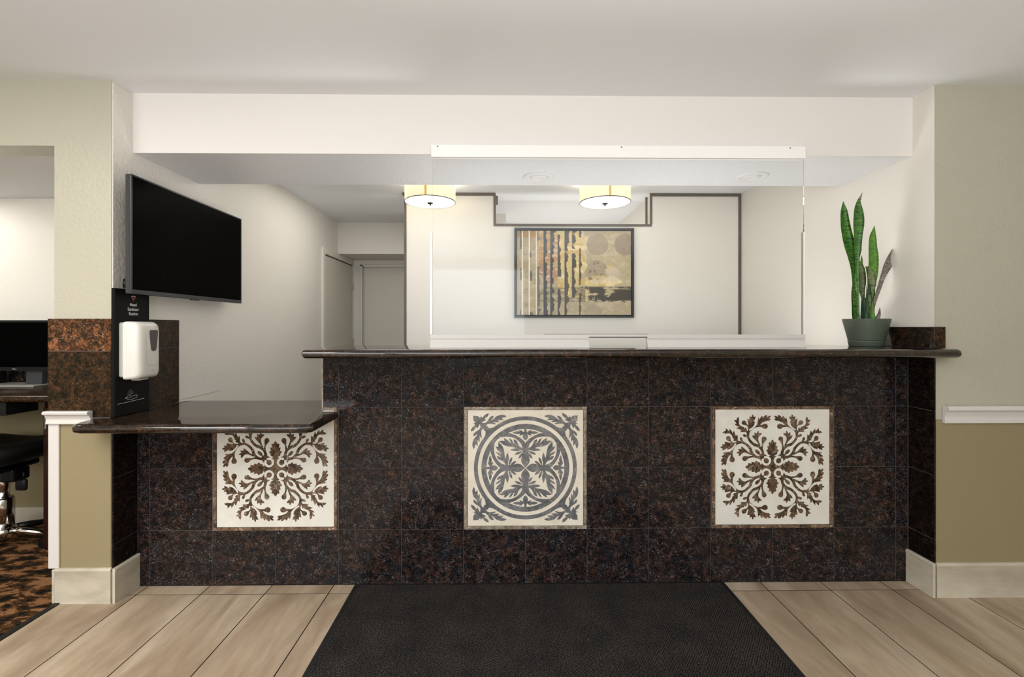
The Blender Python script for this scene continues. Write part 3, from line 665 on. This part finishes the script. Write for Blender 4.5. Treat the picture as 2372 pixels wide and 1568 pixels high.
# ------------------------------------------------------------ painting
def vnoise(n, m, sx, sy, seed, oct=4):
    rs = np.random.RandomState(seed); out = np.zeros((n, m)); amp = 1; tot = 0
    for o in range(oct):
        gx, gy = max(2, int(sx*2**o)+2), max(2, int(sy*2**o)+2); G = rs.rand(gy, gx)
        X = np.linspace(0, gx-1.001, m); Y = np.linspace(0, gy-1.001, n); xi, yi = X.astype(int), Y.astype(int)
        fx_, fy_ = X-xi, Y-yi; fx_ = fx_*fx_*(3-2*fx_); fy_ = fy_*fy_*(3-2*fy_)
        a = G[yi][:, xi]; b = G[yi][:, xi+1]; c = G[yi+1][:, xi]; d = G[yi+1][:, xi+1]
        out += amp*((a*(1-fx_)+b*fx_)*(1-fy_[:, None])+(c*(1-fx_)+d*fx_)*fy_[:, None]); tot += amp; amp *= .55
    return out/tot
def painting_mesh(x0, x1, z0, z1, y):
    NX, NY = 300, 222
    U, V = np.meshgrid((np.arange(NX)+.5)/NX, (np.arange(NY)+.5)/NY)
    c = lambda *v: np.array(v)/255.
    n1 = vnoise(NY, NX, 8, 6, 1); n2 = vnoise(NY, NX, 30, 22, 2, 3); n3 = vnoise(NY, NX, 60, 10, 3, 3); n4 = vnoise(NY, NX, 14, 40, 4, 4); n5 = vnoise(NY, NX, 10, 14, 5, 5)
    def blend(I, col, m): m = np.clip(m, 0, 1)[..., None]; return I*(1-m)+np.array(col)*m
    sm = lambda x, a, b: np.clip((x-a)/(b-a), 0, 1)
    I = np.ones((NY, NX, 3))*c(176, 160, 124)
    I = blend(I, c(190, 168, 126), sm(U, .6, .9)*.7)
    I = blend(I, c(150, 128, 96), sm(n2, .52, .62)*.45*(U < .33)); I = blend(I, c(198, 182, 150), sm(n5, .52, .62)*.5)
    I = blend(I, c(170, 128, 62), sm(.085-V, -.01, .02)*(U < .3))
    # orange, pink and gold patches
    og = sm(.60-V+(n1-.5)*.9, -.02, .05)*((U > .19) & (U < .46))
    I = blend(I, c(196, 158, 104), og*.8); I = blend(I, c(188, 134, 80), og*sm(n5, .53, .60)*.85); I = blend(I, c(172, 130, 108), og*sm(vnoise(NY, NX, 9, 8, 8), .52, .58)*.8); I = blend(I, c(205, 165, 90), og*sm(.22-V, 0, .1)*sm(n2, .45, .55)*.7)
    I = blend(I, c(225, 205, 170), og*sm(n4, .58, .64)*.6)
    edge = .60+(n1-.5)*.16+(n5-.5)*.10
    gold = ((U > .36) & (U < edge)) * sm(.78-V, -.02, .02)
    gold = np.maximum(gold, sm(.93-np.hypot((U-.72)/.2, (V-.60)/.09)+(n5-.5)*.7, 0, .1)*(V < .66))
    I = blend(I, c(216, 190, 116), gold*.85); I = blend(I, c(196, 150, 70), gold*sm(n2, .52, .62)*.7); I = blend(I, c(232, 214, 165), gold*sm(n5, .56, .62)*.7)
    rim = np.exp(-((U-edge)/.012)**2)*(V < .35); I = blend(I, c(205, 190, 160), rim*.7)
    for cx_, cy_, r_, k in ((.705, .162, .096, .75), (.950, .162, .096, .95), (.70, .485, .098, .55), (.665, .965, .075, .4), (.91, .96, .07, .15)):
        I = blend(I, c(156, 136, 112), sm(r_-np.hypot(U-cx_, (V-cy_)*.738*1.0), -.001, .002)*k*(1-.5*gold))
    bl = sm(1-np.hypot((U-.815)/.045, (V-.435)/.05)+(n5-.5)*1.2, 0, .2); I = blend(I, c(214, 176, 112), bl*.8)
    bl = sm(1-np.hypot((U-.84)/.07, (V-.51)/.09)+(n5-.5)*1.2, 0, .3); I = blend(I, c(202, 190, 165), bl*.6)
    I = blend(I, c(120, 100, 78), sm(n2, .60, .66)*sm(1-np.hypot((U-.69)/.12, (V-.5)/.16), 0, .3)*.8)
    # dark band
    b = sm(V, .655, .675)*sm(.845-V+(n4-.5)*.06, 0, .01)
    I = blend(I, c(62, 56, 46), b*(sm(U+(n3-.5)*.5, .56, .62)))
    I = blend(I, c(170, 145, 88), b*sm(n4, .52, .58)*sm(.88-U, 0, .3)*sm(U, .5, .6)*.85)
    I = blend(I, c(225, 205, 150), sm(n4, .60, .64)*b*.7*((U > .2) & (U < .86))); I = blend(I, c(205, 185, 130), np.exp(-((V-.685)/.012)**2)*sm(n4, .48, .55)*(U > .6)*.9)
    I = blend(I, c(110, 92, 66), sm(n4, .52, .58)*b*.6*((U > .2) & (U < .6)))
    # vertical dark stripes with torn right edges
    rs = np.random.RandomState(12)
    for cu, wd, pat, col in ((.035, .010, .9, (88, 82, 68)), (.122, .020, .75, (96, 96, 88)), (.19, .022, .7, (98, 100, 100)), (.247, .028, .1, (62, 66, 74)), (.308, .032, .05, (60, 63, 72)), (.369, .026, .35, (66, 62, 64)), (.432, .030, .4, (74, 68, 68)), (.497, .030, .45, (62, 60, 58)), (.553, .016, .5, (66, 60, 50))):
        e = (vnoise(NY, 2, 1, 16, int(cu*1000), 4)[:, :1]-.5)*wd*1.5; e2 = vnoise(NY, 2, 1, 5, int(cu*977)+3, 3)[:, :1]
        e3 = (vnoise(NY, 2, 1, 22, int(cu*500)+7, 5)[:, :1]-.5)*wd*.9; m = sm(wd/2-np.abs(U-cu-e*.5)+e*.5+e3*(U > cu), -.001, .0015)*(1-sm(.42+(pat-.5)*.4-e2, -.01, .02)*(pat > .2))
        I = blend(I, c(*col), m*.95)
    for cu in (.048, .108, .170): I = blend(I, c(240, 228, 200), (np.abs(U-cu) < .0042)*1.0)
    I *= (.94+.12*n2)[..., None]*(.94+.12*np.random.RandomState(3).rand(NY, NX))[..., None]
    L0 = I@np.array([.3, .6, .1]); I = I*.80+L0[..., None]*.20; I = np.clip(I, 0, 1); lin = np.where(I < .04045, I/12.92, ((I+.055)/1.055)**2.4)*.96
    xs = np.linspace(x0, x1, NX+1); zs = np.linspace(z1, z0, NY+1)
    X, Z = np.meshgrid(xs, zs); verts = np.stack([X.ravel(), np.full(X.size, y), Z.ravel()], 1)
    i = np.arange(NY)[:, None]*(NX+1)+np.arange(NX)[None]; F = np.stack([i, i+NX+1, i+NX+2, i+1], -1).reshape(-1, 4)
    me = bpy.data.meshes.new('canvas'); me.from_pydata(verts.tolist(), [], F.tolist())
    at = me.color_attributes.new('paint', 'FLOAT_COLOR', 'CORNER')
    col = np.concatenate([lin.reshape(-1, 3), np.ones((NX*NY, 1))], 1); at.data.foreach_set('color', np.repeat(col, 4, 0).ravel().astype(np.float32))
    return me
m, nt, b = newmat('painted canvas'); vc = nt.nodes.new('ShaderNodeVertexColor'); vc.layer_name = 'paint'
nt.links.new(vc.outputs[0], b.inputs['Base Color']); b.inputs['Roughness'].default_value = .5; M['canvas'] = m
pt = thing('abstract_painting', 'framed gold and brown abstract painting with stripes and circles on the back wall', 'painting', (.6, PW-.02, 1.343))
px0, px1, pz0, pz1 = .095, 1.104, 1.342, 2.096
cv = place(link('canvas', painting_mesh(px0+.022, px1-.022, pz0+.024, pz1-.022, PW-.022), M['canvas'], pt), pt)
M['frame'] = simple('dark slate frame', (.045, .05, .058), .35)
for a, b_, c_, d in ((px0, px1, pz1-.012, pz1), (px0, px1, pz0, pz0+.012), (px0, px0+.012, pz0+.012, pz1-.012), (px1-.012, px1, pz0+.012, pz1-.012)):
    box('frame', a, b_, PW-.045, PW-.002, c_, d, M['frame'], pt, .002)
box('backing', px0+.012, px1-.012, PW-.020, PW-.002, pz0+.012, pz1-.012, M['black'], pt)

# ------------------------------------------------------------ drum lights and downlights
def drum(x, y, label):
    t = thing('drum_light', label, 'ceiling light', (x, y, ZC-.001), 'drum lights over the office')
    R, zb = .192, 2.215
    bm = bmesh.new(); lathe(bm, [(R, zb), (R, zb+.145), (R-.003, zb+.145), (R-.003, zb), (R, zb)], x, y, 0, 48); wmesh('shade', bm, M['shade'], t, True)
    bm = bmesh.new(); lathe(bm, [(0, zb-.004), (R-.012, zb-.001), (R-.003, zb+.003)], x, y, 0, 48); wmesh('diffuser', bm, M['diffuser'], t, True)
    bm = bmesh.new(); lathe(bm, [(R-.003, zb-.001), (R+.0015, zb-.001), (R+.0015, zb+.004), (R, zb+.004)], x, y, 0, 48); wmesh('rim', bm, M['bronze'], t, True)
    bm = bmesh.new(); lathe(bm, [(0, zb-.026), (.006, zb-.024), (.006, zb-.014), (.022, zb-.010), (.022, zb-.004), (0, zb-.004)], x, y, 0, 20); wmesh('finial', bm, M['bronze'], t, True)
    bm = bmesh.new(); lathe(bm, [(0, ZC-.02), (.06, ZC-.018), (.065, ZC-.001), (0, ZC-.001)], x, y, 0, 24); lathe(bm, [(0, zb), (.008, zb), (.008, ZC-.02), (0, ZC-.02)], x, y, 0, 12)
    wmesh('canopy', bm, M['bronze'], t, True)
    box('seam', x-.012, x+.004, y-R-.002, y-R+.001, zb+.004, zb+.145, simple('shade seam', (.6, .42, .15), .8, emit=(1, .6, .2), estr=.25), t)
    l = bpy.data.lights.new('bulb', 'POINT'); l.energy = 9; l.color = (1, .93, .82); l.shadow_soft_size = .05
    o = bpy.data.objects.new('bulb', l); C.objects.link(o); o.location = (x, y, 2.31)
drum(-.555, 3.565, 'lit cream drum ceiling light above the left edge of the clear screen')
drum(.782, 3.565, 'lit cream drum ceiling light above the painting')
def down(x, y, label):
    t = thing('downlight', label, 'downlight', (x, y, 2.109), 'round downlights in the soffit')
    bm = bmesh.new(); lathe(bm, [(.088, 2.1099), (.086, 2.104), (.078, 2.101), (.052, 2.103), (.048, 2.1095)], x, y, 0, 40); wmesh('trim_ring', bm, M['downlight'], t, True)
    bm = bmesh.new(); lathe(bm, [(.048, 2.1095), (.044, 2.100), (.036, 2.096), (.030, 2.1005), (0, 2.102)], x, y, 0, 40); wmesh('lens', bm, M['downlight'], t, True)
down(.2, 2.627, 'unlit round white downlight in the soffit, above the painting')
down(1.398, 2.605, 'unlit round white downlight in the soffit, right one by the wall')

# ------------------------------------------------------------ television
tv = thing('television', 'large black flat television mounted on the left side wall', 'television', (-1.72, 2.6, 1.417))
y0, y1, z0, z1 = 2.152, 3.052, 1.417, 1.966
box('casing', -1.728, -1.706, y0+.0005, y1-.0005, z0+.0005, z1-.0005, M['tvside'], tv, .003)
box('screen', -1.7045, -1.7005, y0+.008, y1-.008, z0+.020, z1-.008, M['screen'], tv)
for a, b_, c_, d in ((y0, y1, z1-.008, z1), (y0, y1, z0, z0+.020), (y0, y0+.008, z0+.02, z1-.008), (y1-.008, y1, z0+.02, z1-.008)):
    box('bezel', -1.707, -1.699, a, b_, c_, d, M['bezel'], tv, .001)
box('sensor', -1.707, -1.697, 2.56, 2.63, z0-.006, z0, M['black'], tv, .002)
box('wall_mount', XL+.001, -1.728, 2.45, 2.75, 1.58, 1.80, M['black'], tv, .004)
bm = bmesh.new(); tube(bm, [(-1.782, 2.215, 1.49), (-1.778, 2.215, 1.475), (-1.775, 2.215, 1.45)], [.004, .008, .010], 8)
tube(bm, [(-1.785, 2.215, 1.46), (-1.73, 2.4, 1.50)], .006, 8); wmesh('cable_hook', bm, M['black'], tv, True)

# ------------------------------------------------------------ sanitizer station
X0 = XL+.0125
st = thing('sanitizer_station', 'black hand sanitizer board with white dispenser standing on the low counter', 'sanitizer station', (X0+.01, 2.25, .851))
box('board', X0+.0005, -1.770, 2.146, 2.357, .8505, 1.443, M['blackmatte'], st, .003)
def wire(pts, r=.0006, mat='print_white', closed=False, nm='hand_symbol'):
    bm = bmesh.new(); P = [(-1.7695, y, z) for y, z in pts]
    if closed: P.append(P[0])
    tube(bm, P, r, 6); return wmesh(nm, bm, M[mat], st)
sub = [wire([(2.162, .909), (2.321, .913)], .0007, nm='slanted_line'),
 wire([(2.205, .931), (2.220, .937), (2.234, .940), (2.245, .933), (2.262, .937), (2.277, .936), (2.275, .923), (2.261, .923), (2.250, .920), (2.237, .919), (2.221, .924)], .0006, closed=True),
 wire([(2.215, .929), (2.228, .929), (2.243, .932)], .0005)]
for a in ([(2.229, .966), (2.235, .963), (2.241, .966)], [(2.223, .958), (2.236, .954), (2.248, .957)], [(2.216, .950), (2.234, .944), (2.253, .949)]): wire(a, .0006, nm='wave_mark')
cx_ = lambda a, b, d: (-1.770+d, a, b)
bm = bmesh.new(); prism(bm, [(2.241, 1.407), (2.269, 1.407), (2.2545, 1.386)], 0, .0006, cx_); wmesh('logo_triangle', bm, M['print_red'], st)
bm = bmesh.new(); prism(bm, [(2.241, 1.407), (2.247, 1.413), (2.263, 1.413), (2.269, 1.407), (2.262, 1.4095), (2.248, 1.4095)], 0, .0008, cx_); wmesh('logo_arc', bm, M['print_white'], st)
def text(body, loc, rot, size, mat, parent, name, align='CENTER', ls=1.0):
    cu = bpy.data.curves.new(name, 'FONT'); cu.body = body; cu.size = size; cu.align_x = align; cu.extrude = .0003; cu.space_line = ls; cu.offset = 0
    o = bpy.data.objects.new(name, cu); C.objects.link(o); cu.materials.append(mat); o.rotation_euler = rot; o.parent = parent
    bpy.context.view_layer.update(); me = bpy.data.meshes.new_from_object(o.evaluated_get(bpy.context.evaluated_depsgraph_get())); bpy.data.objects.remove(o)
    o = bpy.data.objects.new(name, me); C.objects.link(o); o.rotation_euler = rot; o.parent = parent
    o.location = Vector(loc)-worldloc(parent); return o
for wd, z in (('Hand', 1.3635), ('Sanitizer', 1.3420), ('Station', 1.3205)):
    o = text(wd, (-1.7695, 2.2535, z), (PI/2, 0, PI/2), .0212, M['print_white'], st, 'lettering'); o.scale.x = .92
# dispenser body: swept rounded shape (profile in y-z, growing out in x)
def rrect(y0, y1, z0, z1, r, n=5):
    out = []
    for cy_, cz_, a0 in ((y1-r, z1-r, 0), (y0+r, z1-r, PI/2), (y0+r, z0+r, PI), (y1-r, z0+r, 1.5*PI)):
        for k in range(n+1): a = a0+PI/2*k/n; out.append((cy_+r*math.cos(a), cz_+r*math.sin(a)))
    return out
def loft(bm, rings):
    V = [[bm.verts.new(p) for p in r] for r in rings]; n = len(V[0])
    for a, b in zip(V, V[1:]):
        for k in range(n): bm.faces.new((a[k], a[(k+1) % n], b[(k+1) % n], b[k]))
    bm.faces.new(V[0][::-1]); bm.faces.new(V[-1])
bm = bmesh.new(); loft(bm, [[(x, y, z) for y, z in rrect(2.170, 2.297, 1.030, 1.286, .012)] for x in (-1.7695, -1.748)])
wmesh('backplate', bm, M['dispback'], st)
bm = bmesh.new()
loft(bm, [[(x, y, z) for y, z in rrect(2.165+i, 2.303-i, 1.020+j, 1.289-k_, r)] for x, i, j, k_, r in ((-1.748, .0, .0, .0, .014), (-1.735, -.001, 0, -.001, .016), (-1.700, -.001, .002, .001, .018), (-1.684, .004, .006, .008, .022), (-1.676, .012, .012, .020, .026), (-1.672, .026, .022, .038, .03))])
dsp = wmesh('dispenser', bm, M['dispenser'], st); smooth_by_angle(dsp, 45); dsp['label'] = 'white touch-free dispenser'
bm = bmesh.new(); prism(bm, [(y, z) for y, z in [(2.226, 1.243), (2.231, 1.250), (2.272, 1.250), (2.278, 1.243), (2.277, 1.225), (2.268, 1.158), (2.262, 1.150), (2.242, 1.150), (2.236, 1.158), (2.227, 1.225)]], 0, .002, lambda a, b, d: (-1.6722+d, a, b))
wmesh('level_window', bm, M['window'], dsp)
bm = bmesh.new(); P = [(-1.6725, 2.205, 1.265), (-1.6715, 2.206, 1.18), (-1.6715, 2.208, 1.10), (-1.6715, 2.216, 1.085), (-1.6717, 2.255, 1.082), (-1.672, 2.28, 1.085)]; tube(bm, P, .0009, 6); wmesh('cover_seam', bm, M['dispback'], dsp)
bm = bmesh.new(); prism(bm, disc(2.247, 1.062, .0018, 8), 0, .001, lambda a, b, d: (-1.6718+d, a, b)); prism(bm, [(2.240, 1.055), (2.254, 1.055), (2.254, 1.0562), (2.240, 1.0562)], 0, .001, lambda a, b, d: (-1.6718+d, a, b))
wmesh('indicator_mark', bm, M['print_grey'], dsp)
box('nozzle', -1.740, -1.700, 2.20, 2.26, 1.014, 1.022, M['dispenser'], dsp, .003)

# ------------------------------------------------------------ potted snake plant
PX, PY, PZ = 1.895, 2.41, 1.1645
pl = thing('potted_snake_plant', 'snake plant with banded upright leaves in a sage green pot on the countertop', 'plant', (PX, PY, PZ))
bm = bmesh.new(); lathe(bm, [(0, .016), (.074, .016), (.076, .030), (.079, .032), (.1035, .138), (.1035, .142), (.0985, .142), (.094, .118), (0, .118)], PX, PY, PZ, 48)
p_ = wmesh('pot', bm, M['pot'], pl); smooth_by_angle(p_, 40)
bm = bmesh.new(); lathe(bm, [(0, .0), (.073, .0), (.0755, .003), (.079, .024), (.0805, .030), (.077, .030), (.075, .014), (0, .014)], PX, PY, PZ, 48); wmesh('saucer', bm, M['pot'], pl, True)
bm = bmesh.new(); lathe(bm, [(0, .126), (.05, .124), (.094, .1185), (.094, .1175), (0, .1175)], PX, PY, PZ, 32); wmesh('soil', bm, M['soil'], pl)
KP = 2.41/1080/4.9
def leaf(pts, yo, mat, dry_tip=None, twist=.25, lean=0):
    c = catmull([(a, b_, w_) for a, b_, w_ in pts], 6); bm = bmesh.new(); rows = []; N = 6; n = len(c)
    for i, p in enumerate(c):
        a = c[max(i-1, 0)][:2]; b_ = c[min(i+1, n-1)][:2]; d = b_-a; d = d/(np.linalg.norm(d)+1e-9); nn = np.array([-d[1], d[0]])
        hw_ = max(p[2], .8)/2*KP*1.22; s = i/(n-1); tw = twist*math.sin(s*3.1+yo*40); F, B = [], []
        for j in range(N+1):
            q_ = (j/N*2-1); x = PX+(p[0]-370)*KP+nn[0]*q_*hw_; z = PZ+.142+(1465-p[1])*KP-nn[1]*q_*hw_
            cup = hw_*.55*q_*q_; y = PY+yo+lean*s-cup+q_*hw_*tw; th = .0016*(1-.6*q_*q_)
            F.append(bm.verts.new((x, y-th, z))); B.append(bm.verts.new((x, y+th, z)))
        rows.append(F+B[::-1])
    m_ = len(rows[0])
    for a, b_ in zip(rows, rows[1:]):
        for k in range(m_): bm.faces.new((a[k], a[(k+1) % m_], b_[(k+1) % m_], b_[k]))
    bm.faces.new(rows[0]); bm.faces.new(rows[-1][::-1])
    o = wmesh('leaf', bm, M[mat], pl, True)
    return o
def stem_base(pts):  # every leaf starts in the soil
    a = pts[0]; return [(a[0]*.6+370*.4, 1530, max(a[2]*.9, 10))]+pts
L = [
 ([(225, 1465, 26), (212, 1250, 30), (203, 1050, 36), (190, 900, 50), (165, 760, 92), (128, 620, 128), (98, 480, 120), (84, 350, 98), (82, 240, 72), (88, 125, 1)], -.010, 'leaf', None),
 ([(228, 1465, 22), (215, 1100, 24), (207, 850, 34), (203, 700, 56), (205, 560, 80), (204, 420, 112), (205, 320, 116), (208, 230, 96), (222, 150, 48), (238, 108, 20)], -.030, 'leaf', None),
 ([(234, 118, 26), (250, 85, 16), (275, 38, 1)], -.031, 'leaf_dry', 'tip'),
 ([(400, 1465, 30), (395, 1300, 46), (398, 1150, 76), (405, 1030, 100), (415, 900, 116), (418, 760, 116), (414, 650, 98), (420, 540, 78), (442, 460, 34), (458, 400, 1)], -.004, 'leaf_bright', None),
 ([(425, 1465, 44), (436, 1300, 72), (448, 1150, 76), (462, 1030, 44), (470, 930, 1)], .022, 'leaf_dark', None),
 ([(375, 1200, 20), (362, 1000, 26), (360, 880, 34), (372, 780, 1)], .03, 'leaf_dark', None),
 ([(330, 1300, 30), (300, 1150, 60), (285, 1050, 100), (275, 900, 96), (245, 800, 56), (258, 680, 66), (288, 580, 34), (322, 500, 1)], -.004, 'leaf_olive', None),
 ([(375, 1180, 40), (380, 1080, 90), (370, 980, 96), (350, 900, 60), (330, 870, 1)], -.018, 'leaf_olive', None),
 ([(345, 1400, 16), (348, 1100, 16), (328, 900, 18), (322, 800, 24), (328, 735, 1)], .006, 'leaf_bright', None),
 ([(282, 1465, 36), (284, 1350, 30), (300, 1180, 1)], -.022, 'leaf_dark', None),
 ([(305, 1465, 36), (318, 1300, 30), (325, 1080, 1)], -.030, 'leaf_dark', None),
 ([(375, 1465, 46), (376, 1380, 40), (385, 1260, 1)], -.032, 'leaf_bright', None),
 ([(410, 1465, 30), (400, 1300, 18), (380, 1150, 16), (350, 1000, 1)], -.022, 'leaf_dark', None),
 ([(252, 1465, 54), (245, 1300, 62), (242, 1150, 46), (248, 1020, 1)], .016, 'leaf', None),
 ([(335, 1465, 60), (345, 1300, 66), (350, 1150, 1)], .010, 'leaf', None),
 ([(452, 1440, 30), (458, 1340, 32), (480, 1240, 40), (520, 1110, 50), (560, 985, 58), (612, 850, 88), (680, 730, 88), (730, 650, 58), (762, 575, 1)], .008, 'leaf_dry', None),
 ([(462, 1465, 54), (488, 1410, 38), (508, 1330, 1)], -.012, 'leaf_dry', None),
]
for i, (pts, yo, mt, dt) in enumerate(L):
    if pts[0][1] > 1390: pts = stem_base(pts)
    elif pts[0][1] > 1000 and dt is None: pts = [(pts[0][0]*.7+350*.3, 1520, 20)]+pts
    o = leaf(pts, yo, mt, dt)
    if mt == 'leaf_dry': o['label'] = 'dry grey-brown leaf' if dt is None else 'withered brown leaf tip'

# ------------------------------------------------------------ floor mat
mt = thing('entrance_mat', 'large black entrance mat on the floor in front of the desk', 'mat', (.184, 1.68, 0))
bm = bmesh.new()
oo, ii = [(-.727, 1.07), (1.095, 1.07), (1.095, 2.2985), (-.727, 2.2985)], [(-.700, 1.10), (1.068, 1.10), (1.068, 2.275), (-.700, 2.275)]
a = [bm.verts.new((x, y, .0004)) for x, y in oo]; a2 = [bm.verts.new((x+(.004 if x < 0 else -.004), y+(.004 if y < 2 else -.004), .0035)) for x, y in oo]; b_ = [bm.verts.new((x, y, .006)) for x, y in ii]
for r1, r2 in ((a, a2), (a2, b_)):
    for k in range(4): bm.faces.new((r1[k], r1[(k+1) % 4], r2[(k+1) % 4], r2[k]))
wmesh('rubber_edge', bm, M['rubber'], mt)
box('pile', -.701, 1.069, 1.099, 2.276, .001, .009, M['mat'], mt, .001)

# ------------------------------------------------------------ alcove: desk, cabinet, monitor, chair
ad = thing('alcove_countertop', 'brown granite computer worktop in the alcove behind the left column', 'countertop', (-3.0, 2.75, .87))
bm = bmesh.new(); slab(bm, [(-3.98, 2.45), (-2.063, 2.45), (-2.063, 3.053), (-3.98, 3.053)], [1, 0, 0, 0], .870, .906); o = wmesh('desk_top', bm, M['granite_brown'], ad); smooth_by_angle(o)
box('backsplash', -3.98, -2.063, 3.033, 3.053, .9063, 1.02, M['granite'], ad, .001)
cb = thing('cabinet', 'dark mahogany base cabinet under the alcove worktop', 'cabinet', (-2.33, 2.85, .0))
box('body', -2.587, -2.068, 2.664, 3.04, .005, .869, M['mahogany'], cb)
dr = box('drawer', -2.583, -2.075, 2.650, 2.6635, .656, .812, M['mahogany'], cb, .002)
dd = box('cabinet_door', -2.583, -2.075, 2.650, 2.6635, .028, .642, M['mahogany'], cb, .002)
bm = bmesh.new(); tube(bm, [(-2.545, 2.650, .772), (-2.545, 2.625, .772), (-2.545, 2.625, .698), (-2.545, 2.650, .698)], .004, 8); wmesh('handle', bm, M['steel'], dr)
box('apron', -3.6, -2.60, 2.62, 2.64, .80, .8695, M['black'], ad)
ky = thing('keyboard_tray', 'black sliding keyboard tray hanging under the alcove desk', 'keyboard tray', (-3.0, 2.6, .8))
box('tray', -3.25, -2.60, 2.47, 2.615, .800, .815, M['black'], ky, .004)
box('palm_rest', -3.25, -2.74, 2.45, 2.50, .776, .802, M['black'], ky, .008, 2)
box('slide', -2.66, -2.60, 2.47, 2.615, .815, .869, M['black'], ky)
mo = thing('monitor', 'black flat computer monitor on the alcove desk', 'monitor', (-2.95, 2.86, .9065))
box('casing', -3.205, -2.695, 2.856, 2.885, 1.0, 1.305, M['black'], mo, .004)
box('screen', -3.190, -2.710, 2.8535, 2.8565, 1.022, 1.292, M['screen'], mo)
for a, b2, c2, d2_ in ((-3.205, -2.695, 1.0, 1.022), (-3.205, -2.695, 1.292, 1.305), (-3.205, -3.19, 1.022, 1.292), (-2.71, -2.695, 1.022, 1.292)): box('bezel', a, b2, 2.852, 2.857, c2, d2_, M['black'], mo)
text('DELL', (-2.951, 2.8515, 1.006), (PI/2, 0, 0), .0125, M['print_grey'], mo, 'lettering')
bm = bmesh.new(); loft(bm, [[(-2.918+s*.012, 2.895-s*.02, z), (-2.822+s*.012, 2.895-s*.02, z), (-2.822+s*.012, 2.93-s*.02, z), (-2.918+s*.012, 2.93-s*.02, z)] for s, z in ((0, 1.10), (.5, 1.0), (1, .916))]); nk = wmesh('stand_neck', bm, M['bezel'], mo)
bm = bmesh.new(); prism(bm, disc(-2.885, .982, .018, 20), 2.893, .002); wmesh('cable_hole', bm, M['silver'], nk)
box('stand_base', -3.11, -2.787, 2.800, 2.98, .9063, .9165, M['silver'], mo, .002)
sp = tag(box('speaker', -3.13, -3.03, 2.93, 3.02, .9175, 1.02, M['black'], None, .006), 'small black box at the left frame edge behind the monitor base', 'speaker')
sp.location = (-3.18, 2.94, .9065)

ch = thing('office_chair', 'black swivel office chair with chrome base under the alcove desk', 'chair', (-2.93, 2.55, 0))
CX, CY = -2.86, 2.70
def loftseat():
    bm = bmesh.new(); rings = []
    for s, zt, zb, hw_ in ((0, .585, .520, .20), (.08, .603, .500, .24), (.3, .605, .490, .262), (.6, .60, .488, .262), (.85, .605, .492, .255), (.97, .60, .51, .235), (1, .58, .53, .20)):
        y = 2.43+s*.47; r = []
        for k in range(20):
            a = 2*PI*k/20; c_, s_ = math.cos(a), math.sin(a)
            x = CX+hw_*math.copysign(abs(c_)**.45, c_); z = (zt+zb)/2+(zt-zb)/2*math.copysign(abs(s_)**.6, s_)+.045*(abs(x-CX)/.27)**2.2
            r.append((x, y, z))
        rings.append(r)
    loft(bm, rings); return bm
wmesh('seat', loftseat(), M['fabric'], ch, True)
bm = bmesh.new(); add_box(bm, CX-.10, CX+.10, CY-.12, CY+.12, .455, .492, .01); wmesh('seat_plate', bm, M['black'], ch)
mech = box('tilt_mechanism', -2.80, -2.72, 2.62, 2.72, .398, .47, M['black'], ch, .012, 2)
bm = bmesh.new(); tube(bm, [(-2.73, 2.67, .45), (-2.70, 2.66, .445), (-2.695, 2.655, .41)], .006, 8); add_box(bm, -2.735, -2.675, 2.64, 2.665, .345, .412, .012, 2); wmesh('lever', bm, M['black'], ch, True)
bm = bmesh.new(); lathe(bm, [(0, .285), (.030, .285), (.030, .46), (0, .46)], CX, CY, 0, 24); wmesh('gas_lift', bm, M['chrome'], ch, True)
bm = bmesh.new(); lathe(bm, [(0, .11), (.050, .11), (.050, .282), (.044, .292), (0, .292)], CX, CY, 0, 24); wmesh('lift_cover', bm, M['chrome'], ch, True)
bm = bmesh.new(); lathe(bm, [(0, .060), (.045, .062), (.060, .075), (.062, .115), (.052, .122), (0, .122)], CX, CY, 0, 28); wmesh('hub', bm, M['chrome'], ch, True)
for k, a in enumerate((2, 62, 138, 210, 282)):
    a = math.radians(a); e = (CX+.23*math.cos(a), CY+.23*math.sin(a)*.95)
    bm = bmesh.new(); tube(bm, [(CX+.045*math.cos(a), CY+.045*math.sin(a), .100), ((CX+e[0])/2, (CY+e[1])/2, .098), (e[0], e[1], .082)], [.022, .019, .013], 10)
    lg = wmesh('leg', bm, M['black' if k == 1 else 'chrome'], ch, True)
    bm = bmesh.new(); prism(bm, disc(e[0]-.01, .022, .021, 16), e[1]+.02, .03); tube(bm, [(e[0], e[1], .05), (e[0], e[1], .08)], .008, 8); wmesh('caster', bm, M['black'], lg)
